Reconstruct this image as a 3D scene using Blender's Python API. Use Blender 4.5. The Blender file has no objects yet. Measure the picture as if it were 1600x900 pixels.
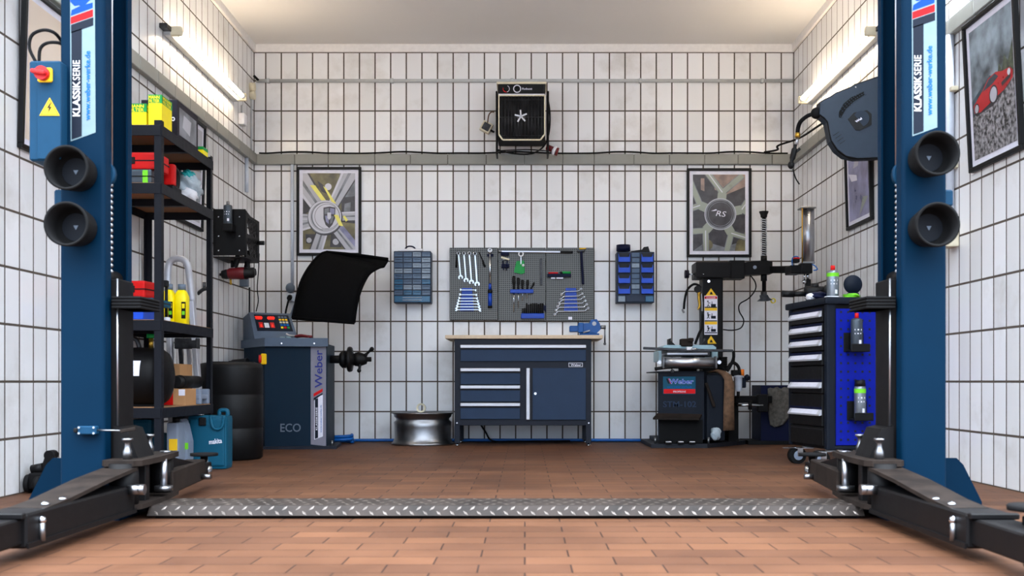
import bpy, bmesh, math, random
from mathutils import Vector, Matrix
random.seed(7)
sc = bpy.context.scene
COL = sc.collection
PI = math.pi
# ------------------------------------------------------------------ camera
H, F = 0.49, 1612.0            # eye height, focal length in pixels of a 1600x900 frame
CX, CY = 820.0, 596.0          # vanishing point of the room's depth lines
cd = bpy.data.cameras.new('camera'); cam = bpy.data.objects.new('camera', cd); COL.objects.link(cam)
cam.location = (0, 0, H); cam.rotation_euler = (PI/2, 0, 0)
cd.sensor_width = 36; cd.lens = F*36/1600; cd.sensor_fit = 'HORIZONTAL'
cd.shift_x = (800-CX)/1600; cd.shift_y = (CY-450)/1600
cd.clip_start = 0.05; cd.clip_end = 200
cd.dof.use_dof = True; cd.dof.focus_distance = 7.9; cd.dof.aperture_fstop = 5.0
sc.camera = cam
# ------------------------------------------------------------------ world and light
w = bpy.data.worlds.new('world'); sc.world = w; w.use_nodes = True
nt = w.node_tree; bg = nt.nodes['Background']
tc = nt.nodes.new('ShaderNodeTexCoord'); sp = nt.nodes.new('ShaderNodeSeparateXYZ'); cr = nt.nodes.new('ShaderNodeValToRGB')
nt.links.new(tc.outputs['Generated'], sp.inputs[0]); nt.links.new(sp.outputs['Z'], cr.inputs[0]); nt.links.new(cr.outputs[0], bg.inputs[0])
cr.color_ramp.elements[0].position = 0.15; cr.color_ramp.elements[0].color = (0.10, 0.125, 0.16, 1)
cr.color_ramp.elements[1].position = 0.9; cr.color_ramp.elements[1].color = (0.82, 0.90, 1, 1)
bg.inputs[1].default_value = 13.0
TUBE_POWER = 34.0; ADDED_TUBE_POWER = 140.0
sc.view_settings.view_transform = 'Standard'; sc.view_settings.look = 'None'
sc.view_settings.gamma = 1; sc.view_settings.use_curve_mapping = False
sc.view_settings.exposure = 0.25

# ------------------------------------------------------------------ helpers
def X(px, Y): return (px-CX)*Y/F
def Z(py, Y): return H-(py-CY)*Y/F
def P(px, py, Y): return Vector((X(px, Y), Y, Z(py, Y)))
def lin(c): return tuple(((v/255)/12.92 if v/255 <= 0.04045 else ((v/255+0.055)/1.055)**2.4) for v in c)
MATS = {}
def mk(name, rgb, rough=0.5, metal=0.0, var=0.12, bump=0.0, scale=30, coat=0, emis=0, alpha=1, trans=0, spec=0.35):
    m = bpy.data.materials.new(name); m.use_nodes = True; n = m.node_tree; b = n.nodes['Principled BSDF']
    c = lin(rgb)
    geo = n.nodes.new('ShaderNodeTexCoord'); no = n.nodes.new('ShaderNodeTexNoise'); no.inputs['Scale'].default_value = scale; no.inputs['Detail'].default_value = 4
    n.links.new(geo.outputs['Object'], no.inputs['Vector'])
    mx = n.nodes.new('ShaderNodeMix'); mx.data_type = 'RGBA'
    mx.inputs[6].default_value = (*[v*(1-var) for v in c], 1); mx.inputs[7].default_value = (*[min(1, v*(1+var)) for v in c], 1)
    if var >= 0.3:
        ct = n.nodes.new('ShaderNodeMapRange'); ct.inputs[1].default_value = 0.36; ct.inputs[2].default_value = 0.64; n.links.new(no.outputs[0], ct.inputs[0]); n.links.new(ct.outputs[0], mx.inputs[0])
    else: n.links.new(no.outputs[0], mx.inputs[0])
    n.links.new(mx.outputs[2], b.inputs['Base Color'])
    mr = n.nodes.new('ShaderNodeMapRange'); mr.inputs[3].default_value = max(0.03, rough-0.08); mr.inputs[4].default_value = min(1, rough+0.08)
    n.links.new(no.outputs[0], mr.inputs[0]); n.links.new(mr.outputs[0], b.inputs['Roughness'])
    b.inputs['Metallic'].default_value = metal; b.inputs['Specular IOR Level'].default_value = spec
    b.inputs['Coat Weight'].default_value = coat; b.inputs['Coat Roughness'].default_value = 0.08
    if bump:
        bp = n.nodes.new('ShaderNodeBump'); bp.inputs['Strength'].default_value = bump; bp.inputs['Distance'].default_value = 0.003
        n.links.new(no.outputs[0], bp.inputs['Height']); n.links.new(bp.outputs[0], b.inputs['Normal'])
    if emis:
        b.inputs['Emission Color'].default_value = (*c, 1); b.inputs['Emission Strength'].default_value = emis
    if trans: b.inputs['Transmission Weight'].default_value = trans; b.inputs['IOR'].default_value = 1.3
    if alpha < 1: b.inputs['Alpha'].default_value = alpha
    MATS[name] = m; return m
mk('lift_blue', (0, 30, 51), 0.55, scale=6, spec=0.06)
mk('box_blue', (18, 56, 82), 0.5, spec=0.1)
mk('black_steel', (13, 12, 13), 0.5, scale=12, spec=0.15)
mk('plate_steel', (44, 37, 33), 0.6, 0.0, spec=.25, var=0.4, scale=9)
mk('plate_rib', (120, 112, 106), 0.4, 0.7, var=0.3)
mk('dusty_steel', (34, 27, 23), 0.75, spec=0.15, var=0.35, scale=14, bump=0.3)
mk('black_plastic', (13, 13, 14), 0.5, spec=0.2)
mk('black_rubber', (16, 16, 17), 0.75, bump=0.2, spec=0.15)
mk('pure_black', (8, 8, 9), 0.7, spec=0.15)
mk('hood_black', (6, 6, 7), 0.9, spec=0.08)
mk('cup_floor', (17, 21, 28), 0.6, spec=.15)
mk('chrome', (200, 205, 212), 0.18, 1.0)
mk('steel', (138, 139, 142), 0.36, 1.0, var=0.2)
mk('dark_steel', (66, 67, 70), 0.45, 0.8, var=0.3)
mk('alu', (195, 198, 205), 0.36, 1.0, var=0.1)
mk('alu_matte', (205, 207, 214), 0.55, 0.6)
mk('white', (226, 226, 230), 0.5)
mk('print_white', (225, 224, 236), 0.4)
mk('cream', (214, 206, 180), 0.55)
mk('table_blue', (150, 180, 190), 0.4)
mk('cyl_steel', (168, 170, 176), 0.3, 0.95, var=0.1)
mk('cyan_light', (116, 137, 143), 0.5, spec=.15)
mk('print_blue', (0, 60, 180), 0.5, spec=.15)
mk('print_cyan', (0, 96, 170), 0.5, spec=.15)
mk('print_navy', (16, 24, 38), 0.5, spec=.15)
mk('print_dkblue', (18, 32, 120), 0.4)
mk('print_red', (196, 14, 20), 0.5, spec=.15)
mk('yellow', (250, 222, 0), 0.45)
mk('sign_yellow', (240, 190, 20), 0.45)
mk('switch_red', (190, 20, 20), 0.35)
mk('switch_yellow', (250, 195, 10), 0.4)
mk('green', (0, 140, 60), 0.5)
mk('lime', (110, 200, 30), 0.5)
mk('red', (190, 16, 14), 0.45, spec=.2)
mk('dark_red', (96, 16, 22), 0.42)
mk('cabinet_blue', (38, 54, 77), 0.5, scale=8, spec=0.15)
mk('cabinet_frame', (30, 34, 44), 0.5, scale=8, spec=0.15)
mk('cabinet_gap', (16, 20, 30), 0.6)
mk('balancer_navy', (12, 32, 48), 0.55, scale=8, spec=0.12)
mk('balancer_grey', (76, 90, 108), 0.5, scale=8)
mk('strip_grey', (120, 118, 130), 0.5)
mk('bin_blue', (10, 70, 190), 0.4)
mk('tool_blue', (12, 62, 165), 0.38)
mk('vise_blue', (8, 74, 140), 0.38, bump=0.1)
mk('organizer_blue', (22, 38, 60), 0.5)
mk('drawer_clear', (62, 82, 106), 0.2, var=0.25, scale=60, coat=0.6)
mk('drawer_teal', (22, 84, 120), 0.2, var=0.25, scale=60, coat=0.6)
mk('drawer_pale', (120, 134, 148), 0.2, var=0.28, scale=90, coat=0.6)
mk('navy_dark', (6, 14, 44), 0.55, spec=.15)
mk('pegboard_blue', (4, 24, 140), 0.5, spec=0.15)
mk('cart_grey', (19, 25, 35), 0.55, spec=0.15)
mk('teal', (6, 74, 98), 0.5, spec=.2)
mk('oil_grey', (122, 132, 148), 0.42)
mk('cardboard', (170, 126, 84), 0.8)
mk('brown_rubber', (104, 78, 58), 0.85, var=0.3, bump=0.3)
mk('rag', (84, 80, 74), 0.95, var=0.3, bump=0.6, scale=40)
mk('wood_edge', (206, 184, 156), 0.6, var=0.15, scale=50)
mk('shelf_board', (136, 98, 66), 0.75)
mk('shelf_black', (17, 19, 26), 0.5, spec=0.15)
mk('ledge_grey', (138, 138, 132), 0.5, scale=10)
mk('conduit', (176, 180, 182), 0.45)
mk('pipe_white', (192, 200, 212), 0.45)
mk('sign_white', (225, 228, 232), 0.5)
mk('hose_blue', (10, 92, 170), 0.4)
mk('orange', (235, 120, 10), 0.4)
mk('bottle_white', (214, 222, 234), 0.35, trans=0.3)
mk('reel_grey', (38, 48, 60), 0.55, spec=0.2)
mk('print_grey', (92, 104, 118), 0.5)
mk('can_grey', (130, 138, 146), 0.3, 0.7)
mk('can_dark', (66, 74, 82), 0.35, 0.4)
mk('bag', (200, 214, 222), 0.2, var=0.15, trans=0.35, bump=0.8, scale=50)
mk('bag_teal', (30, 150, 150), 0.3, bump=0.6, scale=40)
mk('brass', (190, 150, 60), 0.35, 0.9)
mk('led_red', (255, 40, 20), 0.4, emis=1.6)
mk('purple_dark', (22, 17, 30), 0.5, spec=.15)
mk('pic_grey', (110, 112, 118), 0.35, var=0.5, scale=9)
mk('pic_silver', (176, 176, 184), 0.3, var=0.2, scale=7)
mk('pic_light', (206, 206, 214), 0.3, var=0.1, scale=9)
mk('pic_dark', (52, 48, 52), 0.35, var=0.5, scale=14)
mk('pic_olive', (104, 96, 66), 0.35, var=0.5, scale=10)
mk('pic_tan', (140, 118, 108), 0.35, var=0.4, scale=10)
mk('pic_spoke', (146, 152, 138), 0.3, var=0.2, scale=8)
mk('pic_yellow', (236, 228, 110), 0.3)
mk('pic_cream', (222, 205, 188), 0.35, var=0.06, scale=4)
mk('pic_sky', (120, 132, 140), 0.35, var=0.85, scale=6)
mk('pic_mountain', (52, 66, 76), 0.35, var=0.5, scale=20)
mk('pic_tree', (70, 78, 60), 0.35, var=0.7, scale=40)
mk('pic_gravel', (112, 110, 112), 0.35, var=0.95, scale=55)
mk('pic_lav', (132, 132, 164), 0.3, var=0.35, scale=8)
mk('pic_car', (178, 28, 34), 0.3, var=0.2)
def tube_mat():
    m = mk('tube_light', (255, 236, 205), 0.4); b = m.node_tree.nodes['Principled BSDF']
    b.inputs['Emission Color'].default_value = (1.0, 0.80, 0.57, 1); b.inputs['Emission Strength'].default_value = TUBE_POWER
tube_mat()
m = mk('added_tube_light', (240, 245, 255), 0.4).node_tree.nodes['Principled BSDF']; m.inputs['Emission Color'].default_value = (0.80, 0.90, 1.0, 1); m.inputs['Emission Strength'].default_value = ADDED_TUBE_POWER  # glow of the added lamp pair out of view
def node_mat(name):
    m = bpy.data.materials.new(name); m.use_nodes = True; MATS[name] = m
    return m.node_tree, m.node_tree.nodes['Principled BSDF']
def N(n, t, **kw):
    x = n.nodes.new(t)
    for k, v in kw.items(): setattr(x, k, v)
    return x
# glazed wall tile: colour differs a little from tile to tile, soft grime with its own shape
n, b = node_mat('wall_tile')
g = N(n, 'ShaderNodeNewGeometry'); r = N(n, 'ShaderNodeValToRGB'); n.links.new(g.outputs['Random Per Island'], r.inputs[0])
r.color_ramp.elements[0].color = (*lin((220, 220, 220)), 1); r.color_ramp.elements[1].color = (*lin((236, 236, 237)), 1)
no = N(n, 'ShaderNodeTexNoise'); no.inputs['Scale'].default_value = 2.2; no.inputs['Detail'].default_value = 8; no.inputs['Roughness'].default_value = 0.65
t = N(n, 'ShaderNodeTexCoord'); n.links.new(t.outputs['Object'], no.inputs['Vector'])
r2 = N(n, 'ShaderNodeValToRGB'); r2.color_ramp.elements[0].position = 0.30; r2.color_ramp.elements[0].color = (*lin((220, 215, 208)), 1)
r2.color_ramp.elements[1].position = 0.46; r2.color_ramp.elements[1].color = (1, 1, 1, 1); n.links.new(no.outputs[0], r2.inputs[0])
mx = N(n, 'ShaderNodeMix', data_type='RGBA', blend_type='MULTIPLY'); mx.inputs[0].default_value = 0.6
n.links.new(r.outputs[0], mx.inputs[6]); n.links.new(r2.outputs[0], mx.inputs[7]); n.links.new(mx.outputs[2], b.inputs['Base Color'])
b.inputs['Roughness'].default_value = 0.22
no2 = N(n, 'ShaderNodeTexNoise'); no2.inputs['Scale'].default_value = 7; n.links.new(t.outputs['Object'], no2.inputs['Vector'])
bp = N(n, 'ShaderNodeBump'); bp.inputs['Strength'].default_value = 0.12; bp.inputs['Distance'].default_value = 0.01
n.links.new(no2.outputs[0], bp.inputs['Height']); n.links.new(bp.outputs[0], b.inputs['Normal'])
mk('grout', (80, 71, 63), 0.9, var=0.25)
mk('ceiling_paint', (226, 224, 222), 0.85, var=0.03, scale=2)
mk('coving', (226, 223, 220), 0.7)
# floor: clinker bricks in running bond
n, b = node_mat('floor_brick')
t = N(n, 'ShaderNodeTexCoord'); br = N(n, 'ShaderNodeTexBrick')
br.offset = 0.5; br.squash = 1
n.links.new(t.outputs['Object'], br.inputs['Vector'])
br.inputs['Scale'].default_value = 1; br.inputs['Brick Width'].default_value = 0.245; br.inputs['Row Height'].default_value = 0.12
br.inputs['Mortar Size'].default_value = 0.0028; br.inputs['Mortar Smooth'].default_value = 0.4; br.inputs['Bias'].default_value = 0
br.inputs['Color1'].default_value = (*lin((86, 57, 41)), 1); br.inputs['Color2'].default_value = (*lin((104, 70, 49)), 1); br.inputs['Mortar'].default_value = (*lin((44, 30, 25)), 1)
no = N(n, 'ShaderNodeTexNoise'); no.inputs['Scale'].default_value = 1.7; no.inputs['Detail'].default_value = 9; no.inputs['Roughness'].default_value = 0.6
n.links.new(t.outputs['Object'], no.inputs['Vector'])
r2 = N(n, 'ShaderNodeValToRGB'); r2.color_ramp.elements[0].position = 0.35; r2.color_ramp.elements[0].color = (0.55, 0.52, 0.52, 1)
r2.color_ramp.elements[1].position = 0.6; r2.color_ramp.elements[1].color = (1, 1, 1, 1); n.links.new(no.outputs[0], r2.inputs[0])
mx = N(n, 'ShaderNodeMix', data_type='RGBA', blend_type='MULTIPLY'); mx.inputs[0].default_value = 0.7
n.links.new(br.outputs['Color'], mx.inputs[6]); n.links.new(r2.outputs[0], mx.inputs[7]); n.links.new(mx.outputs[2], b.inputs['Base Color'])
mr = N(n, 'ShaderNodeMapRange'); mr.inputs[3].default_value = 0.5; mr.inputs[4].default_value = 0.7; n.links.new(no.outputs[0], mr.inputs[0]); n.links.new(mr.outputs[0], b.inputs['Roughness'])
b.inputs['Specular IOR Level'].default_value = 0.15
bp = N(n, 'ShaderNodeBump', invert=True); bp.inputs['Strength'].default_value = 0.5; bp.inputs['Distance'].default_value = 0.002
n.links.new(br.outputs['Fac'], bp.inputs['Height']); n.links.new(bp.outputs[0], b.inputs['Normal'])
mk('ground', (150, 142, 136), 0.9, var=0.2, scale=8)
# perforated sheet of the tool panels: holes as dark dots on a 16 mm grid
def perforated(name, rgb, hole, pitch, rad, rough, metal):
    n, b = node_mat(name); t = N(n, 'ShaderNodeTexCoord'); s = N(n, 'ShaderNodeSeparateXYZ'); n.links.new(t.outputs['Object'], s.inputs[0])
    outs = []
    for ax in (0, 2):
        m1 = N(n, 'ShaderNodeMath', operation='MULTIPLY'); m1.inputs[1].default_value = 1/pitch; n.links.new(s.outputs[ax], m1.inputs[0])
        m2 = N(n, 'ShaderNodeMath', operation='FRACT'); n.links.new(m1.outputs[0], m2.inputs[0])
        m3 = N(n, 'ShaderNodeMath', operation='SUBTRACT'); m3.inputs[1].default_value = 0.5; n.links.new(m2.outputs[0], m3.inputs[0])
        m4 = N(n, 'ShaderNodeMath', operation='MULTIPLY'); n.links.new(m3.outputs[0], m4.inputs[0]); n.links.new(m3.outputs[0], m4.inputs[1]); outs.append(m4)
    a = N(n, 'ShaderNodeMath', operation='ADD'); n.links.new(outs[0].outputs[0], a.inputs[0]); n.links.new(outs[1].outputs[0], a.inputs[1])
    lt = N(n, 'ShaderNodeMath', operation='LESS_THAN'); lt.inputs[1].default_value = (rad/pitch)**2; n.links.new(a.outputs[0], lt.inputs[0])
    mx = N(n, 'ShaderNodeMix', data_type='RGBA'); n.links.new(lt.outputs[0], mx.inputs[0])
    mx.inputs[6].default_value = (*lin(rgb), 1); mx.inputs[7].default_value = (*lin(hole), 1); n.links.new(mx.outputs[2], b.inputs['Base Color'])
    b.inputs['Roughness'].default_value = rough; b.inputs['Metallic'].default_value = metal
perforated('panel_mesh', (88, 87, 84), (22, 21, 21), 0.0155, 0.0045, 0.36, 0.85)

def chamfer_box(sx, sy, sz, bev):
    bm = bmesh.new(); bmesh.ops.create_cube(bm, size=1.0)
    for v in bm.verts: v.co = Vector((v.co.x*sx, v.co.y*sy, v.co.z*sz))
    bev = min(bev, 0.49*min(sx, sy, sz))
    if bev > 0: bmesh.ops.bevel(bm, geom=bm.edges[:], offset=bev, segments=2 if bev > 0.006 else 1, profile=0.7, affect='EDGES')
    bm.verts.index_update()
    r = [v.co.copy() for v in bm.verts], [[v.index for v in f.verts] for f in bm.faces]
    bm.free(); return r
_tc = {}
def text_mesh(s, bold):
    k = (s, bold)
    if k not in _tc:
        cu = bpy.data.curves.new('t', 'FONT'); cu.body = s; cu.size = 1; cu.offset = bold; cu.extrude = 0.01; cu.resolution_u = 3
        o = bpy.data.objects.new('t', cu); COL.objects.link(o); dg = bpy.context.evaluated_depsgraph_get()
        me = bpy.data.meshes.new_from_object(o.evaluated_get(dg))
        _tc[k] = ([v.co.copy() for v in me.vertices], [list(p.vertices) for p in me.polygons])
        bpy.data.meshes.remove(me); bpy.data.objects.remove(o); bpy.data.curves.remove(cu)
    return _tc[k]
def catmull(pts, n=6, closed=False):
    pts = [Vector(p) for p in pts]; out = []; L = len(pts)
    for i in range(L if closed else L-1):
        p0 = pts[(i-1) % L] if closed or i > 0 else pts[i]; p1 = pts[i]; p2 = pts[(i+1) % L]
        p3 = pts[(i+2) % L] if closed or i+2 < L else p2
        for k in range(n):
            t = k/n; out.append(0.5*((2*p1)+(p2-p0)*t+(2*p0-5*p1+4*p2-p3)*t*t+(3*p1-p0-3*p2+p3)*t**3))
    if not closed: out.append(pts[-1])
    return out
def frame(d):
    d = d.normalized(); a = Vector((0, 0, 1)) if abs(d.z) < 0.9 else Vector((1, 0, 0))
    u = d.cross(a).normalized(); return u, d.cross(u).normalized()
class MB:
    def __init__(s, name, label=None):
        s.name = name; s.label = label; s.v = []; s.f = []; s.mi = []; s.sm = []; s.mats = []; s.subs = []; s.M = None; s.kind = None
    def part(s, name, label=None):
        p = MB(name, label); p.M = s.M; s.subs.append(p); return p
    def add(s, vs, fs, mat, smooth=False):
        b0 = len(s.v)
        if s.M is not None: vs = [s.M @ Vector(v) for v in vs]
        s.v += [tuple(v) for v in vs]
        if mat not in s.mats: s.mats.append(mat)
        k = s.mats.index(mat)
        for i, f in enumerate(fs):
            s.f.append([b0+j for j in f]); s.mi.append(k); s.sm.append(smooth[i] if isinstance(smooth, list) else smooth)
        return s
    def box(s, x0, x1, y0, y1, z0, z1, mat, bev=0.0):
        x0, x1 = sorted((x0, x1)); y0, y1 = sorted((y0, y1)); z0, z1 = sorted((z0, z1))
        v, f = chamfer_box(x1-x0, y1-y0, z1-z0, bev); c = Vector(((x0+x1)/2, (y0+y1)/2, (z0+z1)/2))
        return s.add([p+c for p in v], f, mat)
    def pbox(s, p0, p1, q0, q1, Y0, dY, mat, bev=0.0):          # front face given where it is seen, at depth Y0
        return s.box(X(p0, Y0), X(p1, Y0), Y0, Y0+dY, Z(q1, Y0), Z(q0, Y0), mat, bev)
    def obox(s, c, size, ax, mat, bev=0.0):                     # ax: 3 axis vectors or (angle, axis)
        v, f = chamfer_box(*size, bev); R = Matrix.Rotation(ax[0], 3, ax[1]); c = Vector(c)
        return s.add([R @ p+c for p in v], f, mat)
    def bar(s, a, b, w, h, mat, bev=0.0, up=(0, 0, 1)):         # rectangular bar from a to b
        a = Vector(a); b = Vector(b); d = b-a; L = d.length; d.normalize(); up = Vector(up)
        if abs(d.dot(up.normalized())) > 0.98: up = Vector((0, 1, 0))
        sx = d.cross(up).normalized(); uz = sx.cross(d)
        v, f = chamfer_box(w, L, h, bev); m = (a+b)/2
        return s.add([m+sx*p.x+d*p.y+uz*p.z for p in v], f, mat)
    def cyl(s, a, b, r, mat, r2=None, seg=20, cap=True):
        a = Vector(a); b = Vector(b); r2 = r if r2 is None else r2; u, w_ = frame(b-a); vs = []
        for p, rr in ((a, r), (b, r2)):
            for i in range(seg): t = 2*PI*i/seg; vs.append(p+(u*math.cos(t)+w_*math.sin(t))*rr)
        fs = [[i, (i+1) % seg, seg+(i+1) % seg, seg+i] for i in range(seg)]; sm = [True]*seg
        if cap: fs += [list(range(seg))[::-1], list(range(seg, 2*seg))]; sm += [False, False]
        return s.add(vs, fs, mat, sm)
    def tube(s, pts, r, mat, seg=8, smooth=5, closed=False):
        pts = catmull(pts, smooth, closed) if smooth else [Vector(p) for p in pts]
        n_ = len(pts); vs = []; u = None
        for i, p in enumerate(pts):
            if closed: d = pts[(i+1) % n_]-pts[i-1]
            else: d = pts[min(i+1, n_-1)]-pts[max(i-1, 0)]
            d.normalize()
            if u is None: u, _ = frame(d)
            u = (u-d*u.dot(d)).normalized(); w_ = d.cross(u)
            rr = r[min(len(r)-1, int(i/max(1, n_-1)*(len(r)-1)+.5))] if isinstance(r, (list, tuple)) else r
            for k in range(seg): t = 2*PI*k/seg; vs.append(p+(u*math.cos(t)+w_*math.sin(t))*rr)
        fs = [[i*seg+k, i*seg+(k+1) % seg, ((i+1) % n_)*seg+(k+1) % seg, ((i+1) % n_)*seg+k] for i in range(n_ if closed else n_-1) for k in range(seg)]
        sm = [True]*len(fs)
        if not closed: fs += [list(range(seg)), list(range((n_-1)*seg, n_*seg))]; sm += [False]*2
        return s.add(vs, fs, mat, sm)
    def lathe(s, o, prof, mat, axis=(0, 0, 1), seg=28, flat=False):   # prof: (radius, height along axis)
        o = Vector(o); ax = Vector(axis).normalized(); u, w_ = frame(ax); vs = []
        for r_, h in prof:
            for i in range(seg): t = 2*PI*i/seg; vs.append(o+ax*h+(u*math.cos(t)+w_*math.sin(t))*max(r_, 1e-5))
        m_ = len(prof); fs = [[j*seg+i, j*seg+(i+1) % seg, (j+1)*seg+(i+1) % seg, (j+1)*seg+i] for j in range(m_-1) for i in range(seg)]
        return s.add(vs, fs, mat, not flat)
    def prism(s, pts, ax, d0, d1, mat):
        f3 = {'y': lambda a, b, d: (a, d, b), 'x': lambda a, b, d: (d, a, b), 'z': lambda a, b, d: (a, b, d)}[ax]; n_ = len(pts)
        vs = [f3(a, b, d0) for a, b in pts]+[f3(a, b, d1) for a, b in pts]
        fs = [list(range(n_))[::-1], list(range(n_, 2*n_))]+[[i, (i+1) % n_, n_+(i+1) % n_, n_+i] for i in range(n_)]
        return s.add(vs, fs, mat)
    def pprism(s, pts, Y0, dY, mat): return s.prism([(X(a, Y0), Z(b, Y0)) for a, b in pts], 'y', Y0, Y0+dY, mat)
    def ball(s, c, r, mat, seg=16):
        rr = r if isinstance(r, (tuple, list)) else (r, r, r); c = Vector(c); R = seg//2; vs = []; fs = []
        for j in range(R+1):
            a = PI*j/R
            for i in range(seg): t = 2*PI*i/seg; vs.append(c+Vector((rr[0]*math.sin(a)*math.cos(t), rr[1]*math.sin(a)*math.sin(t), rr[2]*math.cos(a))))
        for j in range(R):
            for i in range(seg): fs.append([j*seg+i, j*seg+(i+1) % seg, (j+1)*seg+(i+1) % seg, (j+1)*seg+i])
        return s.add(vs, fs, mat, True)
    def grid(s, rows, mat, th=0.0, smooth=True):              # rows: equal-length rows of points, given thickness along local normal
        n_, m_ = len(rows), len(rows[0]); V = [[Vector(p) for p in r_] for r_ in rows]
        vs = [p for r_ in V for p in r_]; fs = [[i*m_+j, i*m_+j+1, (i+1)*m_+j+1, (i+1)*m_+j] for i in range(n_-1) for j in range(m_-1)]
        if th:
            off = []
            for i in range(n_):
                for j in range(m_):
                    a = V[min(i+1, n_-1)][j]-V[max(i-1, 0)][j]; b_ = V[i][min(j+1, m_-1)]-V[i][max(j-1, 0)]; nn = a.cross(b_); nn.normalize(); off.append(V[i][j]+nn*th)
            k = len(vs); vs += off; fs += [[q+k for q in f][::-1] for f in fs]
            ring = [(0, j) for j in range(m_)]+[(i, m_-1) for i in range(1, n_)]+[(n_-1, j) for j in range(m_-2, -1, -1)]+[(i, 0) for i in range(n_-2, 0, -1)]
            idx = [i*m_+j for i, j in ring]; fs += [[idx[q], idx[(q+1) % len(idx)], idx[(q+1) % len(idx)]+k, idx[q]+k] for q in range(len(idx))]
        return s.add(vs, fs, mat, smooth)
    def text(s, st, o, ux, uy, h, mat, width=None, bold=0.0, align=0.5):   # h: capital height; align 0 left 0.5 centre
        vs, fs = text_mesh(st, bold); ux = Vector(ux).normalized(); uy = Vector(uy).normalized(); nz = ux.cross(uy); o = Vector(o)
        x0 = min(v.x for v in vs); x1 = max(v.x for v in vs); k = h/0.69; kx = (width/(x1-x0)) if width else k; wd = (x1-x0)*kx
        return s.add([o+ux*((v.x-x0)*kx-wd*align)+uy*(v.y*k)+nz*(v.z*k+0.0006) for v in vs], fs, mat)
THINGS = []
class Thing(MB):
    def __init__(s, name, label, cat, group=None, kind=None):
        super().__init__(name, label); s.cat = cat; s.group = group; s.kind = kind; THINGS.append(s)
def make_obj(mb, off, parent, top=False):
    me = bpy.data.meshes.new(mb.name); me.from_pydata([(v[0]-off[0], v[1]-off[1], v[2]-off[2]) for v in mb.v], [], mb.f)
    for m in mb.mats: me.materials.append(MATS[m])
    me.polygons.foreach_set('material_index', mb.mi); me.polygons.foreach_set('use_smooth', mb.sm)
    bm = bmesh.new(); bm.from_mesh(me); bmesh.ops.recalc_face_normals(bm, faces=bm.faces[:]); bm.to_mesh(me); bm.free(); me.update()
    o = bpy.data.objects.new(mb.name, me); COL.objects.link(o)
    if parent is not None: o.parent = parent
    if not top and mb.label: o['label'] = mb.label
    if mb.kind: o['kind'] = mb.kind
    return o
def allv(mb):
    r_ = list(mb.v)
    for q in mb.subs: r_ += allv(q)
    return r_
def finish():
    for t in THINGS:
        av = allv(t)
        if not av: continue
        xs = [v[0] for v in av]; ys = [v[1] for v in av]; zs = [v[2] for v in av]
        off = (0, 0, 0) if t.kind == 'structure' else ((min(xs)+max(xs))/2, (min(ys)+max(ys))/2, min(zs))
        if t.v: root = make_obj(t, off, None, True)
        else: root = bpy.data.objects.new(t.name, None); root.empty_display_size = 0.05; COL.objects.link(root)
        root.location = off
        for p in t.subs:
            po_ = make_obj(p, off, root)
            for q in p.subs: make_obj(q, off, po_)
        root['label'] = t.label; root['category'] = t.cat
        if t.group: root['group'] = t.group
        if t.kind: root['kind'] = t.kind
        t.root = root
def mirror_lift(): return Matrix(((-1, 0, 0, -0.152), (0, 1, 0, 0), (0, 0, 1, 0), (0, 0, 0, 1)))
EX, EY, EZ = (1, 0, 0), (0, 1, 0), (0, 0, 1)

# ================================================================== THE ROOM
YB, XL, XR, ZC, YF = 8.39, -2.203, 2.1875, 3.228, 3.5
PW, PH = 0.12705, 0.2445
def S(name, label, cat): return Thing(name, label, cat, None, 'structure')
t = S('floor', 'reddish brown clinker brick floor of the garage', 'floor'); t.box(XL-0.2, XR+0.2, -2.0, YB+0.2, -0.1, 0, 'floor_brick')
t = S('trim_ground', 'paved forecourt outside the open garage', 'ground'); t.box(-14, 14, -22, -2.0, -0.14, -0.012, 'ground')
t.box(-14, XL-0.2, -2.0, YF, -0.14, -0.012, 'ground'); t.box(XR+0.2, 14, -2.0, YF, -0.14, -0.012, 'ground')
t = S('ceiling', 'plain painted ceiling', 'ceiling'); t.box(XL-0.2, XR+0.2, YF, YB+0.2, ZC, ZC+0.2, 'ceiling_paint')
def tiled(t, horiz, a0, a1, phase, place):
    # place(a, z, d): a along the wall, z up, d into the room
    ztop = 3.165; rnd = random.Random(len(THINGS)); g = 0.0054
    k0 = math.floor((a0-phase)/PW)
    a = phase+k0*PW
    while a < a1-0.004:
        lo, hi = max(a, a0), min(a+PW, a1)
        if hi-lo > 0.015:
            for j in range(13):
                z0, z1 = j*PH, min((j+1)*PH, ztop)
                d = 0.0 ; tl = rnd.uniform(-0.0003, 0.0003); tr = rnd.uniform(-0.0003, 0.0003)
                x0, x1, y0, y1 = lo+g, hi-g, z0+g, z1-g; c = 0.0012
                vs = [place(x0, y0, -0.0002), place(x1, y0, -0.0002), place(x1, y1, -0.0002), place(x0, y1, -0.0002),
                      place(x0+c, y0+c, 0.0005+tl), place(x1-c, y0+c, 0.0005+tr), place(x1-c, y1-c, 0.0005-tl), place(x0+c, y1-c, 0.0005-tr)]
                # keep the face planar: lean by a tiny amount
                vs[6] = place(x1-c, y1-c, 0.0005+tr+(-tl-tr)); vs[7] = place(x0+c, y1-c, 0.0005+tl+(-tl-tr))
                t.add(vs, [[4, 5, 6, 7], [0, 1, 5, 4], [1, 2, 6, 5], [2, 3, 7, 6], [3, 0, 4, 7]], 'wall_tile')
        a += PW
t = S('wall_back', 'back wall of upright white glazed tiles with dark joints', 'wall'); t.box(XL-0.2, XR+0.2, YB+0.0003, YB+0.2, 0, ZC, 'grout')
tiled(t, 1, XL, XR, -0.5824, lambda a, z, d: (a, YB-d, z))
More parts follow.
